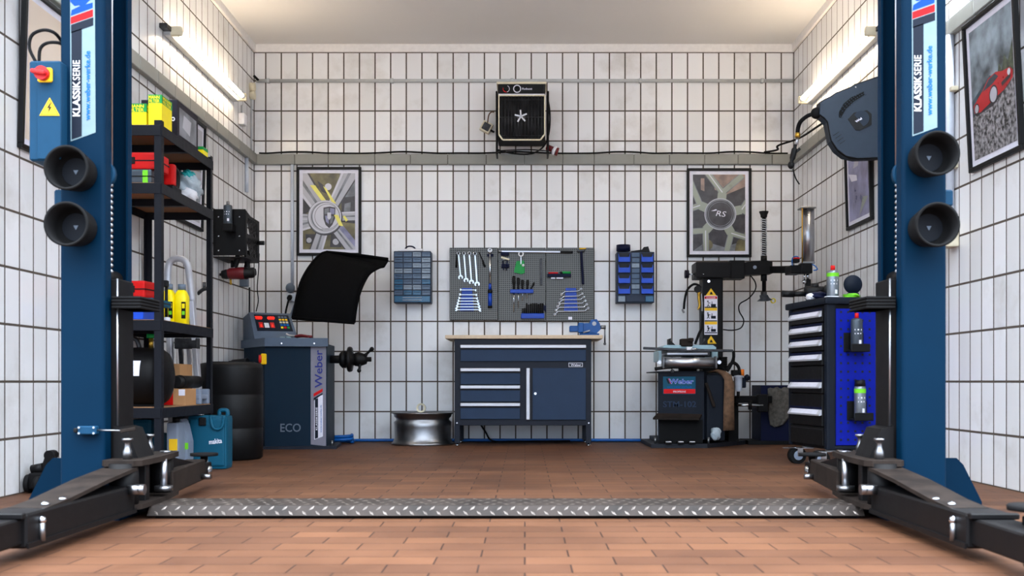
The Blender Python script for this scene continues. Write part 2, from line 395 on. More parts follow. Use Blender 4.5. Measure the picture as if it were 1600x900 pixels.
t = S('wall_left', 'left wall of upright white glazed tiles', 'wall'); t.box(XL-0.2, XL-0.0003, YF, YB+0.0003, 0, ZC, 'grout')
tiled(t, 1, YF, YB, 4.371, lambda a, z, d: (XL+d, a, z))
t = S('wall_right', 'right wall of upright white glazed tiles', 'wall'); t.box(XR+0.0003, XR+0.2, YF, YB+0.0003, 0, ZC, 'grout')
tiled(t, 1, YF, YB, 5.195, lambda a, z, d: (XR-d, a, z))
t = S('wall_front', 'lintel over the garage door opening', 'wall'); t.box(XL-0.2, XR+0.2, YF-0.15, YF, 3.0, ZC+0.2, 'ceiling_paint')
t = S('trim_1', 'white coving between walls and ceiling', 'trim')
for bx in ((XL, XR, YB-0.02, YB+0.01), (XL-0.01, XL+0.02, YF, YB), (XR-0.02, XR+0.01, YF, YB)): t.box(*bx, 3.165, ZC+0.01, 'coving', 0.004)
zt, zb = Z(242, YB), Z(258, YB)
t = S('trim_2', 'grey tiled ledge along the back wall', 'trim')
xs = [XL]+[X(p, YB) for p in (461.7, 514, 586.7, 641.9, 700, 760, 819.5, 879, 928, 990, 1045, 1100, 1152, 1205)]+[XR]
for a, b_ in zip(xs[:-1], xs[1:]): t.box(a+0.0015, b_-0.0015, YB-0.035, YB+0.003, zb, zt, 'ledge_grey', 0.004)
t.box(XL, XR, YB-0.03, YB+0.003, zb+0.004, zt-0.004, 'grout')
for nm, x0, x1, lb in (('trim_3', XL-0.003, XL+0.035, 'grey tiled ledge along the left wall'), ('trim_4', XR-0.035, XR+0.003, 'grey tiled ledge along the right wall')):
    t = S(nm, lb, 'trim'); y = YF
    while y < YB-0.04:
        y1 = min(y+0.29, YB-0.036); t.box(x0, x1, y+0.0015, y1-0.0015, zb, zt, 'ledge_grey', 0.004); y += 0.29
    t.box(x0+0.003 if x0 < 0 else x0+0.004, x1-0.004 if x0 < 0 else x1-0.003, YF, YB-0.036, zb+0.004, zt-0.004, 'grout')

# ---------------------------------------------------------------- fluorescent lights
for sx, (pa, pb_), tm, lb in ((-1, (6.28, 7.78), 'tube_light', 'bare fluorescent batten light high on the left wall'), (1, (6.28, 7.86), 'tube_light', 'bare fluorescent batten light high on the right wall'),
        (-1, (4.1, 5.6), 'added_tube_light', 'added unseen batten light high on the left wall, above the shelf unit'), (1, (4.1, 5.6), 'added_tube_light', 'added unseen batten light high on the right wall, above the sports car poster')):  # this nearer pair is added out of view to brighten the walls
    xw = XL if sx < 0 else XR; t = Thing('tube_light', lb, 'light', 'batten lights on the side walls')
    zl = 2.62; xc = xw-sx*0.085
    p = t.part('batten'); p.box(xw-sx*0.001, xw-sx*0.045, pa, pb_, zl-0.022, zl+0.016, 'conduit', 0.004)
    for y in (pa+0.02, pb_-0.02): p.box(xw-sx*0.04, xw-sx*0.11, y-0.016, y+0.016, zl-0.02, zl+0.035, 'cream', 0.004)
    p = t.part('tube'); p.cyl((xc, pa+0.04, zl+0.01), (xc, pb_-0.04, zl+0.01), 0.017, tm)
    for y in (pa+0.045, pb_-0.045): t.part('end_cap').cyl((xc, y-0.02, zl+0.01), (xc, y+0.02, zl+0.01), 0.0185, 'white')
    q = t.part('bracket'); q.box(xw-sx*0.001, xw-sx*0.05, pa-0.07, pa+0.01, zl+0.0, zl+0.03, 'dark_steel', 0.003)

# ---------------------------------------------------------------- conduits and cables on the walls
t = Thing('conduit_pipe', 'long grey conduit pipe running across the back wall above the heater', 'pipe')
zc_ = Z(126.3, YB-0.02)
t.part('pipe').cyl((X(402, YB), YB-0.02, zc_), (X(1238, YB), YB-0.02, zc_), 0.014, 'conduit')
for px in (420, 613, 800, 1000, 1190): t.part('clip').box(X(px, YB)-0.012, X(px, YB)+0.012, YB-0.036, YB-0.0012, zc_-0.018, zc_+0.018, 'conduit', 0.003)
t.part('cable_end').tube([(X(406, YB), YB-0.02, zc_), (XL+0.04, YB-0.03, zc_+0.006), (XL+0.015, YB-0.06, zc_+0.03)], 0.010, 'black_rubber')
t = Thing('cable', 'black cable lying in low loops on top of the back wall ledge', 'cable')
zz = zt+0.008
pts = [(XL+0.05, YB-0.03, zz)]
for i, px in enumerate(range(420, 1235, 30)): pts.append((X(px, YB), YB-0.022+0.006*math.sin(i*1.7), zz+0.001+0.012*max(0, math.sin(i*1.1))))
t.tube(pts, 0.0065, 'black_rubber')
t = Thing('wall_conduit', 'pale upright conduit pipe with two sockets left of the wheel hub poster', 'pipe')
xq = X(457.3, YB)
t.cyl((xq, YB-0.018, zb), (xq, YB-0.018, Z(447, YB)), 0.0125, 'pipe_white')
p = t.part('socket', 'round grey socket'); p.ball((X(453.5, YB-0.03), YB-0.03, Z(450, YB-0.03)), (0.038, 0.03, 0.042), 'print_grey')
p = t.part('socket', 'square white socket with black plug'); p.pbox(448, 461, 458, 472, YB-0.04, 0.039, 'pipe_white', 0.006); p.cyl(P(453, 464, YB-0.04), P(452, 466, YB-0.085), 0.02, 'black_plastic')
p = t.part('power_cord'); p.tube([P(452, 466, YB-0.08), P(449, 476, YB-0.10), P(446, 492, YB-0.12), P(446, 520, YB-0.15)], 0.008, 'black_rubber')
t = Thing('junction_box', 'two round junction boxes one above the other in the left back corner', 'electrical box')
for py in (136, 149): t.part('round_box').cyl((XL+0.001, 8.27, Z(py, 8.27)), (XL+0.04, 8.27, Z(py, 8.27)), 0.034, 'cream')
t.part('pipe').cyl((XL+0.012, 8.27, Z(149, 8.27)-0.03), (XL+0.012, 8.27, zt), 0.008, 'conduit')
t = Thing('switch_box', 'small white switch box below the left batten light', 'electrical box')
t.part('housing').box(XL+0.001, XL+0.05, 7.92, 8.0, Z(198, 8), Z(180, 8), 'white', 0.006)
t.part('pipe').cyl((XL+0.02, 7.96, Z(180, 8)), (XL+0.02, 7.96, 2.62), 0.008, 'conduit')
t = Thing('wall_conduit', 'pale upright conduit on the left wall near the back corner', 'pipe')
t.cyl((XL+0.015, 8.12, 1.98), (XL+0.015, 8.12, zb), 0.014, 'pipe_white')
t = Thing('wall_conduit', 'pale upright conduit with clamps beside the sports car poster', 'pipe')
xx = XR-0.026; yy = 5.25; t.cyl((xx, yy, 1.29), (xx, yy, zb), 0.022, 'pipe_white')
for z in (1.58, 1.97): t.part('clamp').box(xx-0.01, XR-0.0005, yy-0.05, yy-0.012, z-0.012, z+0.012, 'cream', 0.003)
t = Thing('power_socket', 'red three phase plug in a wall socket below the conduit beside the right lift post', 'electrical box'); Yb = 5.20
t.part('housing', 'cream socket housing').box(2.10, XR-.001, Yb-.01, Yb+.09, 1.17, 1.285, 'cream', .01); p = t.part('plug', 'dark red plug'); p.cyl((2.108, Yb, 1.25), (2.075, Yb, 1.15), .028, 'dark_red'); p.cyl((2.09, Yb, 1.17), (2.055, Yb, 1.10), .020, 'dark_red')

# ================================================================== POSTERS
def poster(label, M, wd, ht, pic):
    t = Thing('framed_poster', label, 'poster', 'framed posters'); t.M = M      # local: x right, y up, z out of the wall
    p = t.part('frame'); fw = 0.021
    p.box(0, wd, ht-fw, ht, 0, 0.024, 'black_plastic', 0.002); p.box(0, wd, 0, fw, 0, 0.024, 'black_plastic', 0.002)
    p.box(0, fw, fw, ht-fw, 0, 0.024, 'black_plastic', 0.002); p.box(wd-fw, wd, fw, ht-fw, 0, 0.024, 'black_plastic', 0.002)
    t.part('mat', 'white mat').box(fw, wd-fw, fw, ht-fw, 0.004, 0.010, 'print_white')
    q = t.part('picture'); mg = 0.05; q.M = M @ Matrix.Translation((mg, mg, 0.0105)); pic(q, wd-2*mg, ht-2*mg); return t
def clip_poly(pts, w_, h_):
    for ax, lim, sg in ((0, 0, 1), (0, w_, -1), (1, 0, 1), (1, h_, -1)):
        out = []
        for i in range(len(pts)):
            a, b_ = pts[i-1], pts[i]; da, db = (a[ax]-lim)*sg, (b_[ax]-lim)*sg
            if (da >= 0) != (db >= 0): k = da/(da-db); out.append((a[0]+(b_[0]-a[0])*k, a[1]+(b_[1]-a[1])*k))
            if db >= 0: out.append(b_)
        pts = out
        if len(pts) < 3: return []
    return pts
class Pic:
    def __init__(s, q, w_, h_): s.q, s.w, s.h, s.l = q, w_, h_, 0
    def poly(s, pts, mat):                                     # pts in 0..1 of the picture
        pts = clip_poly([(a*s.w, b_*s.h) for a, b_ in pts], s.w, s.h); s.l += 1
        if len(pts) > 2: s.q.add([(a, b_, s.l*0.00025) for a, b_ in pts], [list(range(len(pts)))], mat)
    def disc(s, c, r, mat, n_=40): s.poly([(c[0]+r*math.cos(2*PI*i/n_), c[1]+r*s.w/s.h*math.sin(2*PI*i/n_)) for i in range(n_)], mat)
def pic_hub(q, w_, h_):
    c = Pic(q, w_, h_); ar = w_/h_; hx, hy = .46, .42
    c.poly([(0, 0), (1, 0), (1, 1), (0, 1)], 'pic_olive')
    c.poly([(.70, 1), (1, 1), (1, .52), (.80, .66)], 'pic_grey'); c.poly([(.74, .68), (1, .70), (1, .34), (.74, .36)], 'pic_dark'); c.poly([(0, .80), (.22, .60), (.16, .50), (0, .46)], 'pic_dark')
    c.poly([(.80, .60), (.92, .62), (.90, .44), (.78, .46)], 'pic_grey'); c.poly([(.05, .20), (.24, .20), (.28, .06), (.06, .08)], 'pic_dark'); c.disc((.12, .12), .05, 'pic_silver', 20); c.poly([(.54, .20), (.70, .18), (.74, .03), (.52, .03)], 'pic_dark'); c.disc((.63, .10), .06, 'pic_silver', 20)
    def spoke(a, w0, w1, r1=1.3):
        a = math.radians(a); d = (math.cos(a), math.sin(a)); n = (-d[1], d[0])
        def at(r_, o_): return (hx+d[0]*r_+n[0]*o_, hy+(d[1]*r_+n[1]*o_)*ar)
        c.poly([at(.2, w0), at(r1, w1), at(r1, -w1), at(.2, -w0)], 'pic_silver'); c.poly([at(.2, w0), at(r1, w1), at(r1, w1*.72), at(.2, w0*.7)], 'pic_light'); c.poly([at(.2, -w0), at(r1, -w1), at(r1, -w1*.84), at(.2, -w0*.8)], 'pic_dark')
        c.poly([at(.3, w0*.2), at(r1, w1*.25), at(r1, -w1*.1), at(.3, -w0*.1)], 'pic_grey')
    spoke(124, .15, .22); spoke(62, .10, .19); spoke(2, .09, .10); spoke(-52, .10, .12); spoke(-108, .11, .15); spoke(-165, .12, .16); spoke(178, .05, .10)
    c.poly([(.66, .30), (.74, .34), (1, .12), (1, .03)], 'pic_lav'); c.poly([(.28, .90), (.40, .84), (.48, .72), (.36, .76)], 'pic_dark'); c.disc((.49, .82), .065, 'pic_light')
    c.poly([(.39, .83), (.45, .80), (.64, .60), (.57, .60)], 'pic_yellow'); c.poly([(.14, .84), (.24, .84), (.46, .63), (.38, .62)], 'pic_yellow')
    for (x_, y_, r_, m_) in ((.43, .41, .335, 'pic_dark'), (.42, .42, .325, 'pic_grey'), (.425, .425, .315, 'pic_light'), (.43, .425, .29, 'pic_silver'), (.44, .43, .275, 'pic_grey'), (.45, .43, .262, 'pic_light'), (.47, .43, .24, 'pic_dark'), (.47, .43, .232, 'pic_light')): c.disc((x_, y_), r_, m_, 60)
    c.poly([(.34, .30), (.47, .26), (.60, .30), (.55, .235), (.40, .235)], 'pic_silver')
    c.poly([(.40, .545), (.52, .56), (.63, .545), (.62, .40), (.57, .32), (.51, .275), (.44, .32), (.40, .40)], 'pic_dark')
    c.poly([(.42, .53), (.505, .54), (.505, .46), (.42, .46)], 'pic_grey'); c.poly([(.525, .54), (.61, .53), (.61, .46), (.525, .46)], 'pic_lav'); c.poly([(.43, .44), (.50, .44), (.50, .33), (.45, .36)], 'pic_lav'); c.poly([(.53, .44), (.60, .43), (.57, .35), (.53, .33)], 'pic_grey'); c.poly([(.475, .48), (.545, .48), (.545, .41), (.51, .385), (.475, .41)], 'pic_light')
    c.poly([(.60, .45), (.68, .45), (.78, .30), (.70, .31)], 'pic_yellow'); c.poly([(.77, .43), (.81, .44), (.87, .38), (.83, .36)], 'pic_yellow')
def pic_spokes(q, w_, h_):
    c = Pic(q, w_, h_); c.poly([(0, 0), (1, 0), (1, 1), (0, 1)], 'pic_dark')
    c.poly([(.35, 1), (1, 1), (1, .84), (.65, .74), (.42, .80)], 'pic_tan'); c.poly([(.15, .95), (.22, .95), (.22, .78), (.15, .80)], 'pic_tan'); c.poly([(0, 0), (1, 0), (1, .14), (.6, .05), (.25, .12)], 'pic_grey')
    c.disc((.28, .08), .10, 'pic_olive'); c.poly([(.80, 0), (1, 0), (1, .25), (.84, .12)], 'pic_olive')
    cx, cy, ar = .52, .48, w_/h_
    def pt(a, r_): return (cx+r_*math.cos(a), cy+r_*ar*math.sin(a))
    def strip(a, b_, wd, mat):
        dx, dy = (b_[0]-a[0]), (b_[1]-a[1])/ar; L = math.hypot(dx, dy); nx, ny = -dy/L*wd, dx/L*wd*ar
        c.poly([(a[0]+nx, a[1]+ny), (b_[0]+nx, b_[1]+ny), (b_[0]-nx, b_[1]-ny), (a[0]-nx, a[1]-ny)], mat)
    for k in range(5):
        a = math.radians(72*k+72-6+90-72)
        r0 = pt(a, .26); r1 = pt(a, .42); rl = pt(a+.42, .86); rr = pt(a-.42, .86)
        strip(r0, r1, .085, 'pic_spoke'); strip(r1, rl, .062, 'pic_grey'); strip(r1, rr, .062, 'pic_grey'); strip(r1, rl, .048, 'pic_spoke'); strip(r1, rr, .048, 'pic_spoke'); c.disc(r1, .07, 'pic_spoke', 16)
        strip(r1, pt(a+.40, .84), .010, 'pic_light')
    c.disc((cx, cy), .305, 'pic_silver', 60); c.disc((cx, cy), .285, 'pic_grey', 60); c.disc((cx, cy), .255, 'pic_dark', 60); c.disc((cx, cy), .235, 'pic_grey', 60); c.disc((cx, cy), .225, 'pic_dark', 60)
    q.text('RS', (cx*w_, (cy-.03)*h_, (c.l+1)*.00025), (1, -.12, 0), (.35, 1, 0), .045, 'print_white', width=.075)
    c.poly([(.34, .52), (.44, .545), (.46, .53), (.40, .52)], 'print_white')
def pic_car(q, w_, h_):
    c = Pic(q, w_, h_); c.poly([(0, 0), (1, 0), (1, 1), (0, 1)], 'pic_sky'); c.poly([(0, .46), (.15, .50), (.45, .58), (.6, .52), (1, .60), (1, .2), (0, .2)], 'pic_mountain')
    c.poly([(.6, .5), (.68, .62), (.74, .56), (.80, .66), (.88, .60), (1, .74), (1, .4), (.6, .4)], 'pic_tree'); c.poly([(0, .33), (.3, .38), (.7, .40), (1, .48), (1, 0), (0, 0)], 'pic_gravel')
    c.poly([(.05, .36), (.55, .38), (.95, .47), (.9, .43), (.5, .34), (.1, .33)], 'pic_dark')
    c.poly([(.05, .36), (.04, .42), (.16, .46), (.26, .49), (.42, .56), (.60, .575), (.74, .55), (.92, .545), (.98, .51), (.97, .46), (.78, .41), (.55, .385), (.2, .345)], 'pic_car')
    c.poly([(.28, .485), (.43, .55), (.58, .565), (.66, .53), (.5, .50)], 'pic_mountain'); c.disc((.53, .42), .10, 'pic_dark'); c.disc((.53, .42), .08, 'pic_silver'); c.disc((.12, .385), .06, 'pic_dark'); c.disc((.12, .385), .045, 'pic_silver')
    c.poly([(.72, .47), (.93, .50), (.93, .47), (.74, .44)], 'pic_dark'); c.disc((.90, .515), .035, 'pic_light')
def pic_haze(q, w_, h_):  # pale haze and white glare are painted into this picture's colours
    c = Pic(q, w_, h_); c.poly([(0, 0), (1, 0), (1, 1), (0, 1)], 'pic_lav'); c.poly([(0, .72), (1, .66), (1, .95), (0, 1)], 'pic_dark')
    c.poly([(.25, .55), (.55, .86), (.75, .90), (.5, .55)], 'pic_silver'); c.poly([(.5, .70), (.85, .92), (.9, .85), (.62, .68)], 'pic_car'); c.poly([(0, .52), (.42, .46), (.44, .40), (.15, .42)], 'print_white'); c.poly([(.5, .02), (.95, .18), (.7, .2)], 'pic_spoke')
def pic_plain(q, w_, h_):
    c = Pic(q, w_, h_); c.poly([(0, 0), (1, 0), (1, 1), (0, 1)], 'pic_cream')
def pic_left(q, w_, h_):
    c = Pic(q, w_, h_); c.poly([(0, 0), (1, 0), (1, 1), (0, 1)], 'pic_silver'); c.poly([(0, .6), (1, .55), (1, .8), (0, .85)], 'pic_grey'); c.poly([(.1, .1), (.9, .1), (.8, .45), (.2, .4)], 'pic_lav'); c.poly([(.3, .5), (.9, .55), (.7, .7)], 'pic_tan')
def bw(px0, px1, py0, py1, lean=0.0):
    Yf = YB-0.026; return Matrix(((1, 0, 0, X(px0, Yf)), (0, 0, -1, YB-0.001), (0, 1, 0, Z(py1, Yf)), (0, 0, 0, 1))), X(px1, Yf)-X(px0, Yf), Z(py0, Yf)-Z(py1, Yf)
M_, a, b_ = bw(463, 564, 260.5, 399); poster('framed poster of a silver wheel hub with crest, yellow brake caliper behind', M_, a, b_, pic_hub)
M_, a, b_ = bw(1073.5, 1174.5, 262.5, 401.5); poster('framed poster of a five-spoke wheel with dark hub cap lettered RS', M_, a, b_, pic_spokes)
def sw(sx, y0, y1, lean):      # picture on a side wall: local x runs along the wall as seen from the room
    xw = XL+0.001 if sx < 0 else XR-0.001
    cs, sn = math.cos(lean), math.sin(lean)
    if sx > 0: return Matrix(((0, -sn, -cs, xw), (-1, 0, 0, y1), (0, cs, -sn, 1.505), (0, 0, 0, 1)))
    return Matrix(((0, sn, cs, xw), (1, 0, 0, y0), (0, cs, -sn, 1.505), (0, 0, 0, 1)))
poster('framed poster of a red sports car on gravel under grey sky', sw(1, 4.50, 5.03, 0.05), 0.53, 0.715, pic_car)
poster('framed poster with pale purple haze and white glare painted in, below the hose reel', sw(1, 6.45, 6.95, 0.03), 0.50, 0.715, pic_haze)
poster('framed poster hanging partly hidden behind the black shelf unit', sw(-1, 6.5, 7.0, 0.03), 0.50, 0.715, pic_left)
poster('framed poster with cream picture behind the control box of the left lift post', sw(-1, 4.47, 5.0, 0.03), 0.53, 0.715, pic_plain)

# ================================================================== TWO-POST LIFT
def column(side):
    L = side < 0; M = None if L else mirror_lift()
    t = Thing('lift_post', 'blue car lift post on the left with grey blue control box' if L else 'blue car lift post on the right without a control box', 'car lift', 'blue lift posts'); t.M = M
    xo, xi, y0, y1, th, r = -1.646, -1.487, 3.65, 3.915, 0.007, 0.014
    def arc(cx, cy, a0, a1, rr, n_=5): return [(cx+rr*math.cos(math.radians(a0+(a1-a0)*i/n_)), cy+rr*math.sin(math.radians(a0+(a1-a0)*i/n_))) for i in range(n_+1)]
    out = [(xi, y0+.057)]+arc(xi-r, y0+r, 0, -90, r)+arc(xo+r, y0+r, -90, -180, r)+arc(xo+r, y1-r, 180, 90, r)+arc(xi-r, y1-r, 90, 0, r)+[(xi, y1-.05)]
    inn = [(xi-th, y1-.05), (xi-th, y1-th), (xo+th, y1-th), (xo+th, y0+th), (xi-th, y0+th), (xi-th, y0+.057)]
    p = t.part('column'); p.prism(out+inn, 'z', 0.012, 2.8, 'lift_blue')
    p = t.part('base_plate'); p.prism([(xo-.01, y0-.02), (xi+.06, y0-.02), (xi+.06, y1+.08), (xo-.24, y1+.08), (xo-.24, y1-.03), (xo-.01, y1-.03)], 'z', 0, .012, 'lift_blue')
    for gx, gy in ((xo-.2, 3.96), (xi+.03, 3.95)): p.cyl((gx, gy, 0.01), (gx, gy, 0.04), 0.014, 'steel', seg=6)
    for gy in (y1-0.012,): t.part('gusset').prism([(xo+.01, .012), (xo-.235, .012), (xo-.235, .035), (xo-.165, .175), (xo-.14, .20), (xo+.01, .20)], 'y', gy, gy+.012, 'lift_blue')
    # carriage in the column
    p = t.part('carriage'); p.box(-1.62, -1.462, 3.715, 3.857, 0.10, 0.86, 'black_steel', 0.004); p.cyl((-1.53, 3.72, .87), (-1.53, 3.852, .87), 0.03, 'black_steel')
    p.prism([(-1.50, .60), (-1.42, .60), (-1.36, .24), (-1.36, .2), (-1.50, .2)][::-1], 'y', 3.80, 3.87, 'black_steel') if False else None
    p.prism([(-1.475, .33), (-1.43, .32), (-1.385, .21), (-1.475, .21)], 'y', 3.70, 3.86, 'black_steel')
    p = t.part('door_bumper', 'ribbed black rubber bumper')
    zb_ = Z(483, 3.72)
    for k in range(4): p.box(-1.478, -1.372, 3.685, 3.885, zb_+k*.0115, zb_+k*.0115+.0095, 'black_rubber', 0.003)
    p.box(-1.474, -1.378, 3.69, 3.88, zb_, zb_+.044, 'black_rubber')
    # arm bracket: top and bottom plate with pins
    outl = [(-1.475, 3.60), (-1.455, 3.57), (-1.355, 3.57), (-1.335, 3.60), (-1.335, 3.78), (-1.35, 3.95), (-1.365, 4.07), (-1.40, 4.09), (-1.475, 4.06)]
    p = t.part('arm_bracket'); p.prism(outl, 'z', .195, .215, 'dusty_steel'); p.prism(outl, 'z', .045, .062, 'dusty_steel')
    p.box(-1.475, -1.44, 3.68, 4.0, .06, .2, 'black_steel', 0.003); p.box(-1.47, -1.36, 3.70, 3.74, .06, .2, 'black_steel', 0.003)
    for (bx, by, top) in ((-1.406, 3.65, .29), (-1.43, 3.93, .292)):
        q = p.part('pin', 'bright steel locking pin'); q.M = M
        q.lathe((bx, by, .212), [(0, 0), (.016, 0), (.016, .03), (.011, .042), (.009, .058), (.013, .066), (.019, .070), (.019, .077), (0, .078)], 'steel')
    q = p.part('spacer', 'bright spacer tube'); q.M = M; q.cyl((-1.352, 3.86, .10), (-1.352, 3.86, .2), .013, 'alu'); q.cyl((-1.352, 3.86, .082), (-1.352, 3.86, .10), .033, 'steel'); q = p.part('washer'); q.M = M; q.cyl((-1.395, 4.01, .214), (-1.395, 4.01, .221), .022, 'steel')
    q = p.part('bolt', 'blue-tinted zinc bolt'); q.cyl((-1.335, 3.53, .105), (-1.335, 3.53, .135), .024, 'steel', seg=8); q.cyl((-1.335, 3.53, .12), (-1.30, 3.53, .12), .018, 'steel')
    # long front arm towards the camera
    p = t.part('front_arm'); p.box(-1.485, -1.352, 2.80, 3.58, .035, .130, 'black_steel', 0.006)
    p.cyl((-1.40, 3.60, .05), (-1.40, 3.60, .205), .05, 'black_steel')
    p.add([(-1.352+dx, y, z) for dx in (0, .006) for (y, z) in ((2.80, .035), (3.58, .035), (3.58, .05), (2.80, .05))], [[0, 1, 2, 3], [4, 5, 6, 7], [0, 1, 5, 4], [1, 2, 6, 5], [2, 3, 7, 6], [3, 0, 4, 7]], 'black_steel')
    q = p.part('brace', 'dusty sloping brace plate'); q.M = M
    ys = [(3.60, .192, -1.465, -1.350), (3.35, .172, -1.468, -1.352), (3.07, .140, -1.470, -1.360), (2.93, .131, -1.470, -1.360)]
    q.grid([[(x0, y, z), (x1, y, z)] for y, z, x0, x1 in ys], 'dusty_steel', th=-0.012, smooth=False)
    q.add([(-1.468, 3.58, .13), (-1.468, 3.58, .185), (-1.468, 3.05, .13), (-1.458, 3.58, .13), (-1.458, 3.58, .185), (-1.458, 3.05, .13)], [[0, 1, 2], [3, 4, 5], [0, 1, 4, 3], [1, 2, 5, 4], [2, 0, 3, 5]], 'black_steel')
    q = p.part('extension', 'inner extension tube'); q.M = M; q.box(-1.472, -1.365, 2.15, 2.82, .045, .118, 'black_steel', 0.005); q.box(-1.478, -1.358, 2.45, 2.50, .04, .123, 'black_steel', .004)
    q.box(-1.485, -1.352, 2.775, 2.80, .118, .134, 'black_steel', .003)
    q = p.part('stop_bolt', 'bright stop bolt'); q.M = M; q.cyl((-1.348, 2.88, .045), (-1.348, 2.88, .10), .009, 'steel'); q.ball((-1.348, 2.88, .103), .012, 'chrome')
    q = p.part('end_bolt', 'bright nut'); q.M = M; q.ball((-1.38, 2.97, .137), (.012, .012, .008), 'chrome'); q = p.part('end_bolt', 'bright nut'); q.M = M; q.ball((-1.37, 3.06, .142), (.012, .012, .006), 'chrome')
    q = p.part('front_pad', 'round rubber lifting pad'); q.M = M; q.lathe((-1.468, 2.68, .118), [(0, 0), (.022, 0), (.022, .02), (.014, .022), (.014, .036), (.058, .037), (.060, .048), (.055, .052), (0, .052)], 'black_rubber', seg=32)
    # short rear arm with pad
    p = t.part('rear_arm'); p.bar((-1.40, 3.98, .10), (-1.462, 4.58, .10), .085, .09, 'dusty_steel', 0.005); p.bar((-1.462, 4.55, .09), (-1.475, 4.76, .09), .06, .06, 'black_steel', 0.005)
    p.prism([(4.05, .145), (4.40, .145), (4.05, .20)], 'x', -1.425, -1.41, 'black_steel'); p.cyl((-1.41, 4.0, .05), (-1.41, 4.0, .2), .045, 'black_steel')
    q = p.part('lifting_pad', 'rubber topped screw pad'); q.M = M
    q.lathe((-1.467, 4.72, .045), [(0, 0), (.035, 0), (.035, .055), (.022, .06), (.017, .065), (.017, .10), (.008, .105), (.008, .108)], 'chrome'); q.cyl((-1.467, 4.72, .150), (-1.467, 4.72, .162), .062, 'black_rubber', seg=28)
    q = p.part('lock_bolt'); q.M = M; q.cyl((-1.41, 4.5, .075), (-1.37, 4.5, .075), .012, 'steel')
    # chain and steel rope in the opening
    p = t.part('chain', 'steel leaf chain'); z = .87
    while z < Z(258, 3.74):
        for dy in (-.012, .012): p.lathe((-1.512, 3.752+dy, z), [(0, -.006), (.010, -.006), (.010, .006), (0, .006)], 'steel', axis=EY, seg=10)
        p.cyl((-1.512, 3.736, z+.0105), (-1.512, 3.768, z+.0105), .005, 'chrome', seg=8); z += .021
    p = t.part('chain_pulley', 'blue tinted chain pulley'); p.cyl((-1.545, 3.735, Z(272, 3.75)), (-1.545, 3.77, Z(272, 3.75)), .055, 'box_blue'); p.cyl((-1.545, 3.728, Z(272, 3.75)), (-1.545, 3.776, Z(272, 3.75)), .02, 'steel')
    t.part('steel_rope').cyl((-1.505, 3.76, Z(258, 3.75)), (-1.505, 3.76, 2.75), .004, 'alu'); t.part('guide_rod', 'slim bright guide rod').cyl((-1.466, 3.712, .33), (-1.466, 3.712, .86), .0035, 'alu')
    # two black cups on the front face
    for py in ((262, 350) if L else (239.5, 351)):
        px = 110 if L else 1455
        xc = X(px, 3.54); zc = Z(py, 3.54); p = t.part('rubber_cup', 'black rubber cup with a pale mark'); p.M = None
        xc = -1.572 if L else 1.415
        p.lathe((xc, 3.65, zc), [(0, 0), (.058, 0), (.064, -.01), (.077, -.108), (.077, -.116), (.068, -.116), (.066, -.05), (.052, -.045), (.050, -.032), (0, -.032)], 'pure_black', axis=EY, seg=40)
        p.cyl((xc, 3.65-.0325, zc), (xc, 3.65-.036, zc), .049, 'cup_floor', seg=32)
        p.add([(xc-.009, 3.612, zc+.006), (xc+.009, 3.612, zc+.006), (xc, 3.612, zc-.010)], [[0, 1, 2]], 'print_grey')
    # bracket box on the outer side and hose behind
    p = t.part('outer_bracket'); p.box(-1.69, -1.645, 3.70, 3.80, Z(322, 3.7), Z(296, 3.7), 'box_blue', .006); p.box(-1.68, -1.645, 3.71, 3.79, Z(327, 3.7), Z(320, 3.7), 'box_blue', .004)
    # sticker, never mirrored
    p = t.part('sticker', 'white framed sticker with blue and red stripes'); p.M = None
    Ys = 3.6495; ox = 0 if L else 1315; oy = 0 if L else -8
    def F_(pts, mat, lift=0): p.add([(X(a+ox, Ys), Ys-.0004*lift, Z(b_+oy, Ys)) for a, b_ in pts], [list(range(len(pts)))], mat)
    F_([(109.5, -30), (148, -46), (149.5, 207), (110.5, 221)], 'cyan_light', 1)
    F_([(111.5, 50), (128, 44.5), (128, 213), (112, 218.5)], 'print_navy', 2)
    F_([(111, 39), (146, 27), (146, 40), (111, 52)], 'print_navy', 2); F_([(110.5, 27), (145.5, 14.5), (145.5, 26), (110.5, 38)], 'print_red', 2)
    F_([(110, 3), (117, 10), (124.5, 8), (112, 16), (110.5, 25), (145, 12.5), (145, 4), (134, 7), (145, -4), (145, -40), (110, -26)], 'print_blue', 2)
    if L: F_([(112, 10), (126, 9), (112, 16)], 'cyan_light', 3)
    mx_, my_ = (120 if L else 118.5), 0
    p.text('KLASSIK', (X((125 if L else 124)+ox, Ys), Ys-.0015, Z(182+oy, Ys)), EZ, (-1, 0, 0), .0245, 'white', width=.125, bold=.02, align=0)
    p.text('SERIE', (X((125 if L else 124)+ox, Ys), Ys-.0015, Z(125.5+oy, Ys)), EZ, (-1, 0, 0), .0245, 'white', width=.070, align=0)
    p.text('www.weber-werke.de', (X(141+ox, Ys), Ys-.0015, Z(188+oy, Ys)), EZ, (-1, 0, 0), .018, 'print_cyan', width=.245, bold=.015, align=0)
